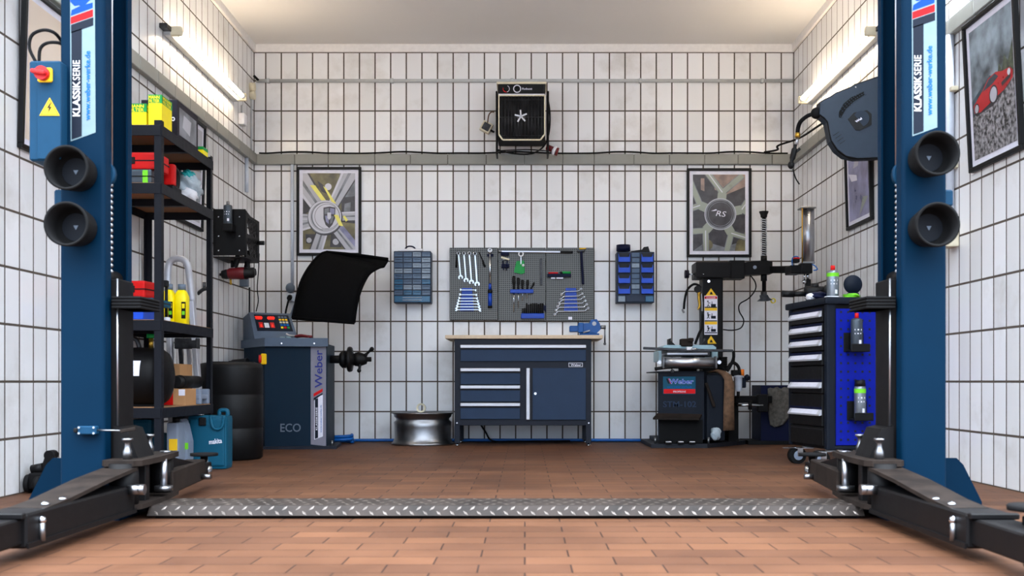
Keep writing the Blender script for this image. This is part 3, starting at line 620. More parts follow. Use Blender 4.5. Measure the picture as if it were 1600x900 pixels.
    if L:
        p = t.part('control_box', 'pale blue electric control box'); Yk = 3.60
        p.pbox(45, 95, 94.5, 251, Yk, .16, 'box_blue', .006); p.box(X(59, Yk), X(96, Yk), Yk-.006, Yk, Z(249, Yk), Z(97, Yk), 'box_blue', .002)
        q = p.part('rotary_switch', 'red rotary switch on yellow plate'); q.box(X(62, Yk), X(84, Yk), Yk-.02, Yk-.004, Z(130, Yk), Z(108, Yk), 'switch_yellow', .004); q.cyl((X(72, Yk), Yk-.02, Z(118.5, Yk)), (X(72, Yk), Yk-.04, Z(118.5, Yk)), .024, 'switch_red'); q.obox((X(70, Yk), Yk-.048, Z(118.5, Yk)), (.052, .02, .014), (.15, 'Y'), 'switch_red', .004)
        q = p.part('warning_sign', 'yellow high voltage triangle')
        Yq = Yk-.0065; q.pprism([(61.5, 180.5), (93, 180.5), (77.5, 152.5)], Yq-.002, .002, 'sign_yellow'); q.pprism([(63.5, 179.3), (91, 179.3), (77.5, 155)], Yq-.0025, .0005, 'black_plastic'); q.pprism([(65, 178.5), (89.5, 178.5), (77.5, 157)], Yq-.003, .0005, 'sign_yellow')
        q.pprism([(78, 161), (73, 169), (76.5, 168.5), (74.5, 177), (81, 166.5), (77.5, 167), (80, 161)], Yq-.0036, .0005, 'black_plastic')
        q = p.part('push_button', 'green push button'); q.cyl((X(45, Yk), Yk+.06, Z(118, Yk)), (X(45, Yk)-.018, Yk+.06, Z(118, Yk)), .016, 'green')
        q = p.part('push_button', 'red push button'); q.cyl((X(45, Yk), Yk+.06, Z(141, Yk)), (X(45, Yk)-.018, Yk+.06, Z(141, Yk)), .014, 'dark_red')
        p = t.part('hydraulic_hose'); Yh = 3.70
        p.tube([P(56, 97, Yh), P(46, 75, Yh), P(50, 55, Yh), P(68, 47, Yh), P(86, 52, Yh), P(100, 70, Yh+.05)], .006, 'black_rubber'); p.tube([P(61, 97, Yh), P(63, 76, Yh), P(75, 67, Yh), P(95, 68, Yh), P(105, 80, Yh+.06)], .006, 'black_rubber')
        p = t.part('limit_switch', 'blue limit switch with thin rod'); p.M = None
        p.pbox(121, 150, 666, 679, 3.62, .028, 'box_blue', .003); p.pbox(114, 121, 669, 676, 3.63, .02, 'black_plastic', .003)
        for a in (123, 146): 
            for b_ in (668, 677): p.cyl(P(a, b_, 3.62), P(a, b_, 3.615), .004, 'chrome', seg=8)
        p.cyl(P(150, 672, 3.63), P(190, 673, 3.63), .003, 'steel'); p.bar(P(188, 674, 3.63), P(212, 669.5, 3.64), .01, .012, 'dusty_steel', .002)
    return t
column(-1); column(1)
t = Thing('floor_plate', 'ribbed dark steel checker plate covering the hoses between the two lift posts', 'floor plate')
xa, xb = -1.345, 1.21; Ya, Yb_ = 3.70, 3.92
sect = [(3.672, .012), (3.70, .045), (3.93, .045), (3.96, .004), (3.957, .001), (3.925, .041), (3.703, .041), (3.676, .009)]
t.prism(sect, 'x', xa, xb, 'plate_steel'); t.box(xa+.02, xb-.02, 3.70, 3.92, 0.0005, .02, 'pure_black')
def bump(c, u, v, nn, L, wd, hh):
    c, u, v, nn = Vector(c), Vector(u), Vector(v), Vector(nn)
    t.add([c-u*L, c-v*wd, c+u*L, c+v*wd, c+nn*hh], [[0, 1, 4], [1, 2, 4], [2, 3, 4], [3, 0, 4]], 'plate_rib')
k = 0; x = xa+.03
fn = Vector((0, -.033, .028)).normalized(); fu = Vector((0, .028, .033)).normalized()
while x < xb-.02:
    for j, y in enumerate((3.735, 3.79, 3.845, 3.90)):
        sg = 1 if (j+k) % 2 else -1; u = Vector((1, sg*1.0, 0)).normalized(); bump((x+(.024 if j % 2 else 0), y, .0451), u, (-u.y, u.x, 0), (0, 0, 1), .017, .005, .0022)
    for off, fz in ((0, .26), (.024, .74)):
        sg = 1 if off else -1; u = (Vector((1, 0, 0))+fu*sg).normalized(); v = u.cross(fn); bump(Vector((x+off, 3.672, .012))+fu*.0433*fz+fn*.0002, u, v, fn, .013, .005, .0022)
    x += .048; k += 1

# ================================================================== WORKBENCH AND VISE
YW = 7.82
def wx(a): return X(a, YW)
def wz(a): return Z(a, YW)
t = Thing('workbench', 'dark blue grey steel workbench with pale wooden top, drawers and a cupboard door', 'workbench')
p = t.part('worktop', 'pale wooden worktop'); p.box(wx(695.5), wx(942), YW-.005, 8.36, wz(529.3), wz(523.6), 'wood_edge', .003)
p = t.part('frame'); yf = YW+.01
p.box(wx(710), wx(924), yf, 8.33, wz(665), wz(530), 'cabinet_frame', .003)
for a, b_ in ((710, 718.5), (915.5, 924)):
    for y0 in (yf-.002, 8.27): p.box(wx(a), wx(b_), y0, y0+.06, wz(693), wz(664), 'cabinet_frame', .002)
for a in (714, 920):
    for y0 in (yf+.028, 8.30):
        q = t.part('foot', 'bright adjustable foot'); q.cyl((wx(a), y0, 0), (wx(a), y0, .012), .017, 'chrome'); q.cyl((wx(a), y0, .012), (wx(a), y0, wz(691)), .007, 'chrome')
    t.part('screw', 'small bright screw').cyl((wx(a), yf-.003, wz(661)), (wx(a), yf+.002, wz(661)), .006, 'chrome', seg=10)
def drawer(x0, x1, q0, q1):
    d = t.part('drawer'); d.pbox(x0, x1, q0, q1, yf-.003, .02, 'cabinet_gap'); d.pbox(x0+.4, x1-.4, q0+8.5, q1-.6, yf-.012, .02, 'cabinet_blue', .002)
    h_ = d.part('handle', 'silver aluminium handle strip'); h_.pbox(x0+.2, x1-.2, q0+.8, q0+5.8, yf-.03, .03, 'alu_matte', .003)
drawer(719, 916, 538, 565)
for q0 in (574.5, 601.5, 629): drawer(719, 813, q0, q0+26.5)
d = t.part('door'); d.pbox(822, 916, 574.5, 656.5, yf-.003, .02, 'cabinet_gap'); d.pbox(832, 915.5, 575, 656, yf-.012, .02, 'cabinet_blue', .002)
d.part('handle', 'upright silver handle strip').pbox(822.3, 827.8, 575, 656, yf-.03, .03, 'alu_matte', .003)
d.part('lock', 'small round bright lock').cyl(P(836.5, 615, yf-.014), P(836.5, 615, yf-.001), .010, 'chrome')
p = t.part('name_badge', 'white outlined name badge'); p.pbox(888.5, 910.5, 566.8, 573.3, yf-.003, .004, 'print_white'); p.pbox(889.3, 909.7, 567.5, 572.6, yf-.004, .003, 'cabinet_frame')
p.text('Weber', (X(900, yf-.005), yf-.005, Z(572.0, yf)), EX, EZ, .018, 'print_white', width=.08, bold=.02)
t = Thing('bench_vise', 'blue cast iron bench vise on the right end of the wooden worktop', 'vise')
zt_ = wz(523.6)+.0008; yv = 7.90
p = t.part('body'); p.box(X(905, yv), X(936, yv), yv-.04, yv+.12, zt_, zt_+.015, 'vise_blue', .004)
p.cyl((X(920, yv), yv+.04, zt_+.01), (X(920, yv), yv+.04, zt_+.035), .065, 'vise_blue')
p.prism([(X(a, yv), Z(b_, yv)) for a, b_ in ((906, 505.5), (921, 505), (923, 500), (932, 499), (937, 506), (938, 515), (932, 521), (908, 519), (903, 514))], 'y', yv-.03, yv+.10, 'vise_blue')
q = t.part('slide', 'blue sliding jaw bar'); q.box(X(890, yv), X(906, yv), yv-.01, yv+.08, Z(518.5, yv), Z(509, yv), 'vise_blue', .005); q.box(X(903, yv), X(912, yv), yv-.035, yv+.105, Z(520, yv), Z(504.5, yv), 'vise_blue', .006)
q = t.part('pipe_jaw', 'round steel jaw opening'); q.cyl((X(928, yv), yv-.034, Z(506, yv)), (X(928, yv), yv-.028, Z(506, yv)), .016, 'steel')
q = t.part('clamp_lever', 'pale metal clamp lever'); q.tube([(X(911, yv), yv-.04, Z(520, yv)), (X(916, yv), yv-.055, Z(518.5, yv)), (X(921, yv), yv-.06, Z(517, yv))], .006, 'alu')
q = t.part('spindle'); q.cyl((X(936, yv), yv+.03, Z(511, yv)), (X(947, yv), yv+.03, Z(511, yv)), .014, 'steel'); q.cyl((X(945.5, yv), yv+.03, Z(508, yv)), (X(945.5, yv), yv+.03, Z(537, yv)), .006, 'steel'); q.ball((X(945.5, yv), yv+.03, Z(537, yv)), .011, 'steel')
t = Thing('cable', 'black cable hanging behind the legs under the workbench', 'cable')
t.tube([(wx(726), 8.30, .17), (wx(742), 8.30, .165), (wx(754), 8.30, .09), (wx(766), 8.30, .012), (wx(800), 8.28, .009), (wx(850), 8.29, .009), (wx(895), 8.30, .012)], .007, 'black_rubber')
t = Thing('air_hose', 'blue air hose lying along the foot of the back wall with a small coil', 'hose')
zh = .016; pts = [(X(528, 8.2), 8.28, zh)]
cx_, cy_ = X(533, 8.1), 8.12
for i in range(22): a = i*.62; pts.append((cx_+.085*math.cos(a), cy_+.06*math.sin(a), zh+.0024*i))
pts += [(X(552, 8.2), 8.22, .02), (X(565, 8.3), 8.33, zh), (X(700, 8.35), 8.345, zh), (X(820, 8.35), 8.35, zh), (X(960, 8.35), 8.345, zh), (X(1020, 8.35), 8.34, zh)]
t.tube(pts, .0125, 'hose_blue', smooth=4)
t = Thing('air_hose', 'blue air hose lying beside the foot of the wheel balancer', 'hose')
t.tube([(X(512, 8.28), 8.30, .0125), (X(520, 8.3), 8.34, .0125), (X(523, 8.3), 8.352, .0125)], .0125, 'hose_blue')

# ================================================================== WHEEL RIM AND BEARING
t = Thing('alloy_wheel', 'silver alloy wheel rim lying flat on the floor beside the workbench', 'wheel rim')
rc = (X(660.5, 8.06), 8.06, 0); R_ = .242
t.part('barrel').lathe(rc, [(R_-.02, .004), (R_, 0), (R_+.002, .012), (R_-.012, .02), (R_-.016, .034), (R_-.024, .045), (R_-.022, .14), (R_-.018, .175), (R_-.036, .19), (R_-.034, .205), (R_-.02, .215), (R_-.016, .235), (R_+.002, .243), (R_, .25), (R_-.008, .25), (R_-.03, .235), (R_-.045, .19), (R_-.034, .16), (R_-.034, .05), (R_-.02, .004)], 'steel', seg=56)
p = t.part('spokes')
p.lathe((rc[0], rc[1], .20), [(0, 0), (.07, 0), (.075, .02), (.04, .03), (0, .03)], 'dark_steel')
for k in range(10): a = k*PI/5; p.bar((rc[0]+.05*math.cos(a), rc[1]+.05*math.sin(a), .212), (rc[0]+.205*math.cos(a), rc[1]+.205*math.sin(a), .19), .03, .025, 'dark_steel', .005)
t = Thing('bearing_ring', 'small pale steel ring standing on top of the wheel rim', 'bearing')
yr = 7.94; t.lathe((X(658, yr), yr-.015, .286), [(.036, 0), (.036, .03), (.024, .03), (.022, .0), (.036, 0)], 'cream', axis=EY, seg=32)

# ================================================================== FAN HEATER
t = Thing('fan_heater', 'electric fan heater with black grille and white frame on the back wall', 'heater')
Yh = 8.10
p = t.part('casing'); p.pbox(778, 852, 129, 218, Yh, .24, 'black_steel', .006); p.pbox(776, 854, 127.5, 131, Yh-.006, .25, 'cream', .003)
p = t.part('control_panel', 'black panel lettered Robust'); p.pbox(779.5, 850.5, 131.3, 147, Yh-.006, .012, 'black_plastic', .002); p.pbox(779, 851, 146.6, 148, Yh-.008, .01, 'print_white')
p.text('Robust', (X(816, Yh), Yh-.007, Z(140.6, Yh)), EX, EZ, .0155, 'print_white', align=0, width=.078, bold=.01)
for px, c1, rr in ((791, 'print_red', .029), (808, 'print_white', .031)):
    q = t.part('dial', 'black rotary dial with ring scale'); o = P(px, 138.8, Yh-.006)
    if c1 == 'print_white': q.lathe(o, [(rr, 0), (rr, -.002), (rr-.007, -.002), (rr-.007, 0)], c1, axis=EY, seg=40)
    else:
        for k in range(26):
            a = math.radians(-200+k*10.2); a2 = a+.19; col = 'print_red' if k < 12 else 'print_white'
            q.add([o+Vector((rr_*math.cos(x_), -.0015, rr_*math.sin(x_))) for x_, rr_ in ((a, rr-.002), (a2, rr-.002), (a2, rr-.006), (a, rr-.006))], [[0, 1, 2, 3]], col)
    q.lathe(o, [(0, -.012), (.015, -.012), (.018, -.001), (.018, 0)], 'black_plastic', axis=EY)
p = t.part('frame', 'white front frame with cut corners')
fr = [(779.5, 148), (779.5, 210), (785.5, 218.5), (844.5, 218.5), (851, 210), (851, 148)]
for i in range(5): p.bar(P(*fr[i], Yh-.01), P(*fr[i+1], Yh-.01), .009, .012, 'cream', .002)
p.pbox(780, 851, 148, 150, Yh-.012, .01, 'cream', .002)
p = t.part('fan', 'dark fan with pale hub'); o = P(814, 184, Yh+.02); p.cyl(o+Vector((0, -.026, 0)), o+Vector((0, -.0225, 0)), .165, 'pure_black', seg=40)
for k in range(6):
    a = k*PI/3+.3; p.add([o+Vector((r_*math.cos(a+da), -.03, r_*math.sin(a+da))) for r_, da in ((.035, -.4), (.15, -.22), (.155, .22), (.035, .5))], [[0, 1, 2, 3]], 'black_steel')
p.lathe(o, [(0, -.045), (.03, -.04), (.036, -.024)], 'dark_steel', axis=EY)
for k in range(5):
    a = k*PI*2/5+.4; p.bar(o+Vector((0, -.045, 0)), o+Vector((.05*math.cos(a), -.045, .05*math.sin(a))), .012, .004, 'alu_matte', .001, up=(0, 1, 0))
p = t.part('grille', 'upright black grille bars')
for i in range(13): a = 784+i*5.2; p.cyl(P(a, 150, Yh-.012), P(a, 217.5, Yh-.012), .0022, 'dark_steel', seg=6)
for q0 in (156, 183, 212): p.cyl(P(781, q0, Yh-.009), P(850, q0, Yh-.009), .0022, 'dark_steel', seg=6)
for a in (774.5, 855): t.part('stand_arm').pbox(a, a+2.8, 142, 240, Yh+.02, .20, 'black_steel', .003)
t.part('stand_bar').tube([P(776, 236, Yh+.04), P(800, 234.5, Yh+.03), P(830, 234, Yh+.03), P(856, 236, Yh+.04)], .005, 'black_steel')
p = t.part('power_cord', 'black power cord'); p.tube([P(855, 150, Yh+.08), P(859, 175, Yh+.03), P(858, 205, Yh+.02), P(850, 228, Yh+.02), P(830, 240.2, Yh+.02), P(800, 239.5, Yh+.02), P(777, 234, Yh+.03)], .0065, 'black_rubber')
q = t.part('power_plug', 'red and white three phase plug'); q.cyl(P(855, 230, Yh+.1), P(866, 235, Yh+.08), .024, 'dark_red'); q.cyl(P(865, 234.5, Yh+.085), P(869, 236.5, Yh+.08), .036, 'white'); q.cyl(P(868.5, 236.5, Yh+.08), P(872, 237.7, Yh+.08), .033, 'dark_red')
t = Thing('junction_box', 'open white junction box with loose wires left of the fan heater', 'electrical box')
oj = P(760, 199, 8.36); p = t.part('housing'); p.obox((oj.x, 8.362, oj.z), (.085, .05, .085), (.5, 'Y'), 'cream', .008); p.obox((oj.x, 8.335, oj.z), (.06, .006, .06), (.5, 'Y'), 'dark_steel', .003)
p = t.part('wire'); p.tube([(oj.x+.01, 8.34, oj.z+.03), (oj.x+.02, 8.33, oj.z+.09), (oj.x+.04, 8.345, oj.z+.12), (oj.x+.062, 8.35, oj.z+.12)], .005, 'brown_rubber')
p = t.part('wire'); p.tube([(oj.x+.03, 8.35, oj.z-.02), (oj.x+.05, 8.35, oj.z-.035), (oj.x+.065, 8.35, oj.z-.04)], .008, 'black_rubber')

# ================================================================== PERFORATED TOOL PANELS AND TOOLS
YT = 8.35
for i, (a, b_, q0, q1, lb) in enumerate(((702.5, 777.8, 387, 500.5, 'left perforated steel panel, with the torque wrench and four hanging spanners'), (778.4, 852.4, 387, 501.5, 'middle perforated steel panel, with the row of screwdrivers'), (853, 928, 387, 502, 'right perforated steel panel, with the hammer and ring spanners'))):
    t = Thing('pegboard', lb, 'tool panel', 'perforated pegboards'); t.pbox(a, b_, q0, q1, YT, .035, 'panel_mesh', .003)
YS = YT-.014
def tp(px, py, d=0): return P(px, py, YS-d)
def comb_wrench(px, py0, py1, lb, sc_=1.0):
    t = Thing('combination_wrench', lb, 'wrench', 'combination spanners hanging on the left panel')
    a, b_ = tp(px-1.2, py0), tp(px+2.2, py1); d = (b_-a).normalized()
    r_ = t.part('ring_end'); r_.lathe((a.x, YS+.004, a.z), [(.014*sc_, 0), (.014*sc_, -.009), (.0075*sc_, -.009), (.0075*sc_, 0), (.014*sc_, 0)], 'chrome', axis=EY, seg=20)
    t.part('shaft').bar(a+d*.012, b_-d*.012, .006, .013*sc_, 'chrome', .002, up=(d.z, 0, -d.x))
    c = b_; s_ = .019*sc_; u = Vector((d.z, 0, -d.x)); pts = []
    for k in range(15):
        an = math.radians(55+k*(250/14)); pts.append(c+d*.002+(d*math.cos(an)+u*math.sin(an))*s_)
    inn = [c+d*(.016)+u*(-.009), c+d*(-.004)+u*(-.008), c+d*(-.004)+u*.008, c+d*.016+u*.009]
    pts = pts+inn; n_ = len(pts)
    t.part('open_end').add([q for q in pts]+[q+Vector((0, .007, 0)) for q in pts], [list(range(n_)), list(range(n_, 2*n_))[::-1]]+[[i, (i+1) % n_, n_+(i+1) % n_, n_+i] for i in range(n_)], 'chrome')
for px, y0, y1, s_, lb in ((717.5, 396, 433, 1.0, 'leftmost and shortest of the four bright spanners hung upright'), (726, 396, 437.5, 1.04, 'second bright spanner from the left of the four hung upright'), (734.5, 396, 440.5, 1.08, 'third bright spanner from the left of the four hung upright'), (743.3, 396.5, 443.5, 1.14, 'rightmost and longest of the four bright spanners hung upright')):
    comb_wrench(px, y0, y1, lb, s_)
    h_ = Thing('panel_hook', 'black hook carrying the '+lb.split(' of ')[0].split(' from')[0].replace('second bright spanner', 'second upright spanner').replace('third bright spanner', 'third upright spanner')+(' upright spanner' if 'most' in lb else ''), 'hook', 'black panel hooks')
    h_.tube([tp(px-2.5, 393, -.008), tp(px-1.4, 395.0, .012), tp(px-.2, 395.2, .014)], .0035, 'black_plastic')
t = Thing('hex_key', 'slim black handled tool hanging left of the four upright spanners', 'hand tool'); t.cyl(tp(713.6, 396), tp(713.2, 409), .004, 'black_steel'); t.cyl(tp(713.2, 408), tp(712.8, 418), .008, 'black_plastic')
t = Thing('hex_key', 'slim black handled tool hanging aslant right of the four upright spanners', 'hand tool'); t.cyl(tp(748.5, 394), tp(754.5, 408), .004, 'black_steel'); t.cyl(tp(754, 407), tp(757.5, 417), .009, 'black_plastic')
t = Thing('torque_wrench', 'long torque wrench with blue handle on the left tool panel', 'wrench')
t.part('ratchet_head').lathe((X(765.6, YS), YS+.004, Z(391.5, YS)), [(.020, 0), (.020, -.018), (.009, -.02), (.009, -.012), (0, -.012)], 'chrome', axis=EY); t.part('shaft').cyl(tp(765.6, 395, .004), tp(765.6, 445, .008), .0085, 'chrome')
p = t.part('handle', 'blue handle with black ring'); p.cyl(tp(765.6, 444, .008), tp(765.6, 452.5, .008), .0115, 'tool_blue'); p.cyl(tp(765.6, 452.5, .008), tp(765.6, 458, .008), .0195, 'black_plastic'); p.cyl(tp(765.6, 458, .008), tp(765.6, 478.5, .008), .0165, 'tool_blue'); p.cyl(tp(765.6, 478, .008), tp(765.6, 481, .008), .018, 'black_plastic')
Thing('panel_hook', 'dark blue double hook carrying the torque wrench', 'hook', 'black panel hooks').box(X(761, YS), X(770.5, YS), YS-.006, YT, Z(401, YS), Z(396.5, YS), 'navy_dark', .003)
# wrench racks
def rack(lb, x0, x1, q0, q1):
    t = Thing('wrench_rack', lb, 'tool rack', 'blue spanner racks'); t.pprism([(x0+3, q0), (x1-3, q0), (x1, q1), (x0, q1)], YS, .012, 'tool_blue')
rack('blue rack behind the stack of seven double open spanners, left panel', 719, 740.5, 450, 486); rack('blue rack behind the stack of ring spanners, right panel', 881, 903, 450, 487)
nth = ['top', 'second', 'third', 'fourth', 'fifth', 'sixth', 'lowest']
for k, q in enumerate((453, 460.5, 466, 470.5, 475, 479.5, 484)):
    hw = 10.5+k*1.15; c = 731.5
    t = Thing('open_end_wrench', '%s spanner of the seven stacked flat on the left panel' % nth[k], 'wrench', 'double open spanners on the left panel')
    t.part('shaft').bar(tp(c-hw, q, .012), tp(c+hw, q, .012), .006, .008, 'chrome', .002)
    for sg in (-1, 1):
        o = tp(c+sg*(hw+1.5), q+sg*.4, .014); e = t.part('open_end'); s_ = .008+.0008*k
        pts = [o+Vector((math.cos(math.radians(a))*s_*sg, 0, math.sin(math.radians(a))*s_)) for a in range(50, 331, 28)]+[o+Vector((-.002*sg, 0, 0))]
        pts = [o+Vector((math.cos(math.radians(a))*s_*sg, 0, math.sin(math.radians(a))*s_)) for a in range(45, 316, 27)]+[o+Vector((.0, 0, 0))]
        n_ = len(pts); e.add(pts+[v+Vector((0, .006, 0)) for v in pts], [list(range(n_)), list(range(n_, 2*n_))[::-1]]+[[i, (i+1) % n_, n_+(i+1) % n_, n_+i] for i in range(n_)], 'chrome')
for k, (q, hw) in enumerate(((455.5, 14), (463, 15.5), (468.5, 18), (474.3, 20.3), (480.3, 22.6), (486.5, 24.6))):
    c = 893; nm = ['top', 'second', 'third', 'fourth', 'fifth', 'lowest'][k]
    t = Thing('ring_wrench', '%s cranked ring spanner of the six stacked on the right panel' % nm, 'wrench', 'ring spanners on the right panel')
    t.part('shaft').tube([tp(c-hw-1, q+4, .014), tp(c-hw+3, q+.8, .014), tp(c-hw+5, q, .014), tp(c+hw-5, q-.5, .014), tp(c+hw-3, q-1.4, .014), tp(c+hw+.5, q-3.4-.2*k, .014)], .0042, 'chrome', smooth=3)
    for a, b_ in ((c-hw-1.6, q+4.6), (c+hw+1.2, q-3.8-.2*k)): t.part('ring_end').lathe(tp(a, b_, .010), [(.0085+.0004*k, 0), (.0085+.0004*k, -.01), (.0045, -.01), (.0045, 0), (.0085+.0004*k, 0)], 'chrome', axis=EY, seg=16)
t = Thing('breaker_bar', 'long bright bar lying across the top of the middle and right panels', 'bar'); t.part('shaft').bar(tp(780, 392.8, .008), tp(878, 393.8, .008), .011, .016, 'alu', .004); t.part('grip', 'dark grip').bar(tp(875, 393.5, .008), tp(895, 394, .008), .018, .02, 'black_plastic', .005); t.part('socket_head').cyl(tp(779, 392.8, .004), tp(784, 392.8, .012), .01, 'steel')
t = Thing('tool_holder', 'dark blue holder with pliers on the middle panel', 'tool holder'); t.part('bracket').pbox(782.5, 795, 394, 399, YS-.02, .032, 'navy_dark', .003); t.part('bracket').pbox(783, 795.5, 412, 418, YS-.02, .032, 'navy_dark', .003)
t = Thing('pliers', 'small pale pliers with dark blue grips in the holder on the middle panel', 'pliers'); t.part('jaws').bar(tp(783, 402, .02), tp(796, 405.5, .02), .01, .014, 'cream', .003); t.part('jaws').bar(tp(784, 406.5, .02), tp(796, 403, .02), .008, .010, 'steel', .003)
for a in (785.5, 792.5): t.part('grip').bar(tp(a, 406.5, .02), tp(789+(a-789)*.6, 422.5, .02), .009, .011, 'navy_dark', .003)
t = Thing('key_fob_wrench', 'short bright ring spanner with green tag hanging on the middle panel', 'wrench')
t.part('ring_end').lathe(tp(814, 397), [(.023, 0), (.023, -.012), (.013, -.012), (.013, 0), (.023, 0)], 'white', axis=EY, seg=28); t.part('shaft').bar(tp(814, 400.5), tp(814, 413), .012, .016, 'alu', .003)
t.part('tag', 'green cloth tag with white knob').pprism([(807, 408), (819, 407), (820, 426), (815, 428.5), (803, 425.5), (804, 420)], YS-.004, .006, 'green'); t.part('knob').ball(tp(817.5, 414.5, .012), .011, 'white')
# screwdrivers
t = Thing('screwdriver_rack', 'blue rack holding five black handled screwdrivers on the middle panel', 'tool rack'); t.pbox(797, 833.5, 452, 458, YS-.03, .042, 'tool_blue', .003)
for k, (a, q0, q1, r_, tl, lb) in enumerate(((803, 431, 487, .0145, 0, 'longest screwdriver, first from the left in the blue rack'), (810, 433.5, 482, .0135, 0, 'second black handled screwdriver from the left in the blue rack'), (816.5, 437, 470, .012, 0, 'third black handled screwdriver from the left in the blue rack'), (824.5, 437, 466, .0125, -1, 'fourth black handled screwdriver from the left in the blue rack'), (835, 441, 459, .008, -7, 'short screwdriver leaning at the right end of the blue rack'))):
    t = Thing('screwdriver', lb, 'screwdriver', 'screwdrivers in the blue rack'); hl = (451-q0); e = tp(a, q0, .016); b_ = tp(a+tl*.8, 451.5, .016); d = (b_-e); L_ = d.length
    t.part('handle').lathe(e, [(0, 0), (r_*.8, .002), (r_, L_*.2), (r_*.95, L_*.55), (r_*.6, L_*.75), (r_*.8, L_*.93), (r_*.5, L_)], 'black_plastic', axis=d, seg=14); t.part('blade').cyl(b_, tp(a+tl*1.2, q1, .016), .0038, 'chrome', seg=8)
t = Thing('file', 'flat dark file hanging upright at the edge of the middle panel', 'file'); t.pbox(843.5, 847.5, 403.5, 446, YS-.002, .012, 'dark_steel', .003)
# sockets
t = Thing('socket_rack', 'blue rack with a row of dark sockets at the foot of the middle panel', 'tool rack'); t.part('tray').pbox(814, 850.5, 489.5, 497.5, YS-.035, .045, 'tool_blue', .004)
for k in range(11):
    a = 816.8+k*3.1; top = (482, 481, 474, 476, 474.5, 474, 474, 474, 475, 474, 474)[k]
    t.part('socket').cyl(tp(a, 491, .012), tp(a, top, .012), .0065 if k != 3 else .005, 'black_steel', seg=12)
t = Thing('tool_roll', 'small dark navy pouch clipped at the right edge of the middle panel', 'pouch'); t.pprism([(849, 477), (853.5, 477.5), (853.5, 487), (848.5, 484)], YS-.012, .02, 'navy_dark')
t = Thing('magnet_tray', 'shallow blue tray with white marks on the right panel', 'tool tray'); t.part('tray').pbox(855, 892.5, 427.5, 432.5, YS-.03, .042, 'navy_dark', .003)
for a, b_ in ((861, 867.5), (869.5, 880)): t.part('label').pbox(a, b_, 433.2, 435.6, YS-.016, .02, 'print_white', .001)
t = Thing('stamp_tool', 'red tool lying on the shallow blue tray', 'hand tool'); t.cyl(tp(857, 427, .014), tp(872, 427, .014), .009, 'red')
t = Thing('stamp_tool', 'green tool with dark cap lying on the shallow blue tray', 'hand tool'); t.part('body').cyl(tp(878, 426.2, .014), tp(891.5, 426.2, .014), .011, 'green'); t.part('cap').cyl(tp(875, 426.5, .014), tp(879, 426.5, .014), .012, 'black_plastic')
t = Thing('hammer', 'hammer with dark blue handle and yellow topped head on the right panel', 'hammer')
t.part('head').bar(tp(902, 392, .012), tp(914, 391.5, .012), .03, .022, 'dark_steel', .005); t.part('head_cap', 'yellow cap').bar(tp(905, 388.7, .012), tp(916, 388.2, .012), .02, .010, 'sign_yellow', .004); t.part('handle').bar(tp(908.2, 391, .012), tp(911, 444.5, .012), .02, .024, 'navy_dark', .006)
t = Thing('small_label', 'tiny white sticker at the foot of the right panel', 'sticker'); t.pbox(888, 894, 495, 499.5, YT-.001, .0015, 'print_white')

# ================================================================== DRAWER ORGANISERS
t = Thing('drawer_organizer', 'blue small parts organiser with forty clear drawers and white carry handle', 'organizer')
Yo = 8.25
t.part('cabinet').pbox(615.2, 673.4, 392.3, 473.5, Yo+.006, .13, 'organizer_blue', .004)
p = t.part('carry_handle', 'white top plate with black handle'); p.pbox(622, 660, 388.5, 392.5, Yo+.02, .08, 'white', .004); p.tube([P(633, 389, Yo+.05), P(636, 385.8, Yo+.05), P(641, 384.8, Yo+.05), P(646, 386, Yo+.05), P(649, 389, Yo+.05)], .006, 'navy_dark')
pale = {(0, 2), (3, 1), (2, 2), (1, 3), (2, 3), (3, 3), (4, 3), (6, 1), (6, 2), (3, 0)}; tealy = {(7, 1), (7, 2), (6, 0), (5, 0), (5, 3)}
for r_ in range(8):
    for c in range(4):
        x0 = 616.2+c*14.35; q0 = 393.5+r_*8.55; m = 'drawer_pale' if (r_, c) in pale else 'drawer_teal' if (r_, c) in tealy else 'drawer_clear'
        p = t.part('drawer'); p.pbox(x0, x0+13.0, q0+.6, q0+7.6, Yo, .02, m, .002); p.pbox(x0+1.5, x0+11.5, q0+2.2, q0+3.2, Yo-.01, .011, m, .002)
p = t.part('drawer', 'wide bottom drawer'); p.pbox(616.2, 672, 462.5, 472, Yo, .02, 'drawer_teal', .002); p.pbox(629, 659, 464, 465.5, Yo-.008, .01, 'drawer_pale', .001); p.pbox(629, 659, 468, 469.5, Yo-.008, .01, 'drawer_pale', .001)
t = Thing('drawer_organizer', 'dark organiser with eight bright blue open bins and clear drawers', 'organizer')
p = t.part('cabinet'); p.pbox(963.5, 1022.5, 393.5, 473, Yo+.008, .13, 'organizer_blue', .004)
for c, x0 in ((0, 966), (1, 1002)):
    for r_ in range(4):
        q0 = 395+r_*16.6; p = t.part('bin', 'bright blue open bin'); p.pbox(x0, x0+19, q0, q0+15.5, Yo+.004, .02, 'cabinet_gap', .002)
        p.pprism([(x0+.6, q0+1.2), (x0+2, q0+6.5), (x0+17, q0+6.5), (x0+18.4, q0+1.2), (x0+18.6, q0+14), (x0+.4, q0+14)], Yo-.02, .026, 'bin_blue')
for r_ in range(8): q0 = 394.8+r_*8.25; p = t.part('drawer'); p.pbox(987, 999.3, q0, q0+7, Yo, .02, 'drawer_pale' if r_ in (2, 6) else 'drawer_clear', .002)
for x0, x1, m in ((966, 977, 'drawer_pale'), (978, 1008, 'organizer_blue'), (1008.5, 1021, 'drawer_teal')): t.part('drawer').pbox(x0, x1, 462.5, 471.5, Yo, .02, m, .002)
t = Thing('tape_roll', 'roll of dark blue tape lying on the organiser with blue bins', 'tape'); yt_ = 8.31
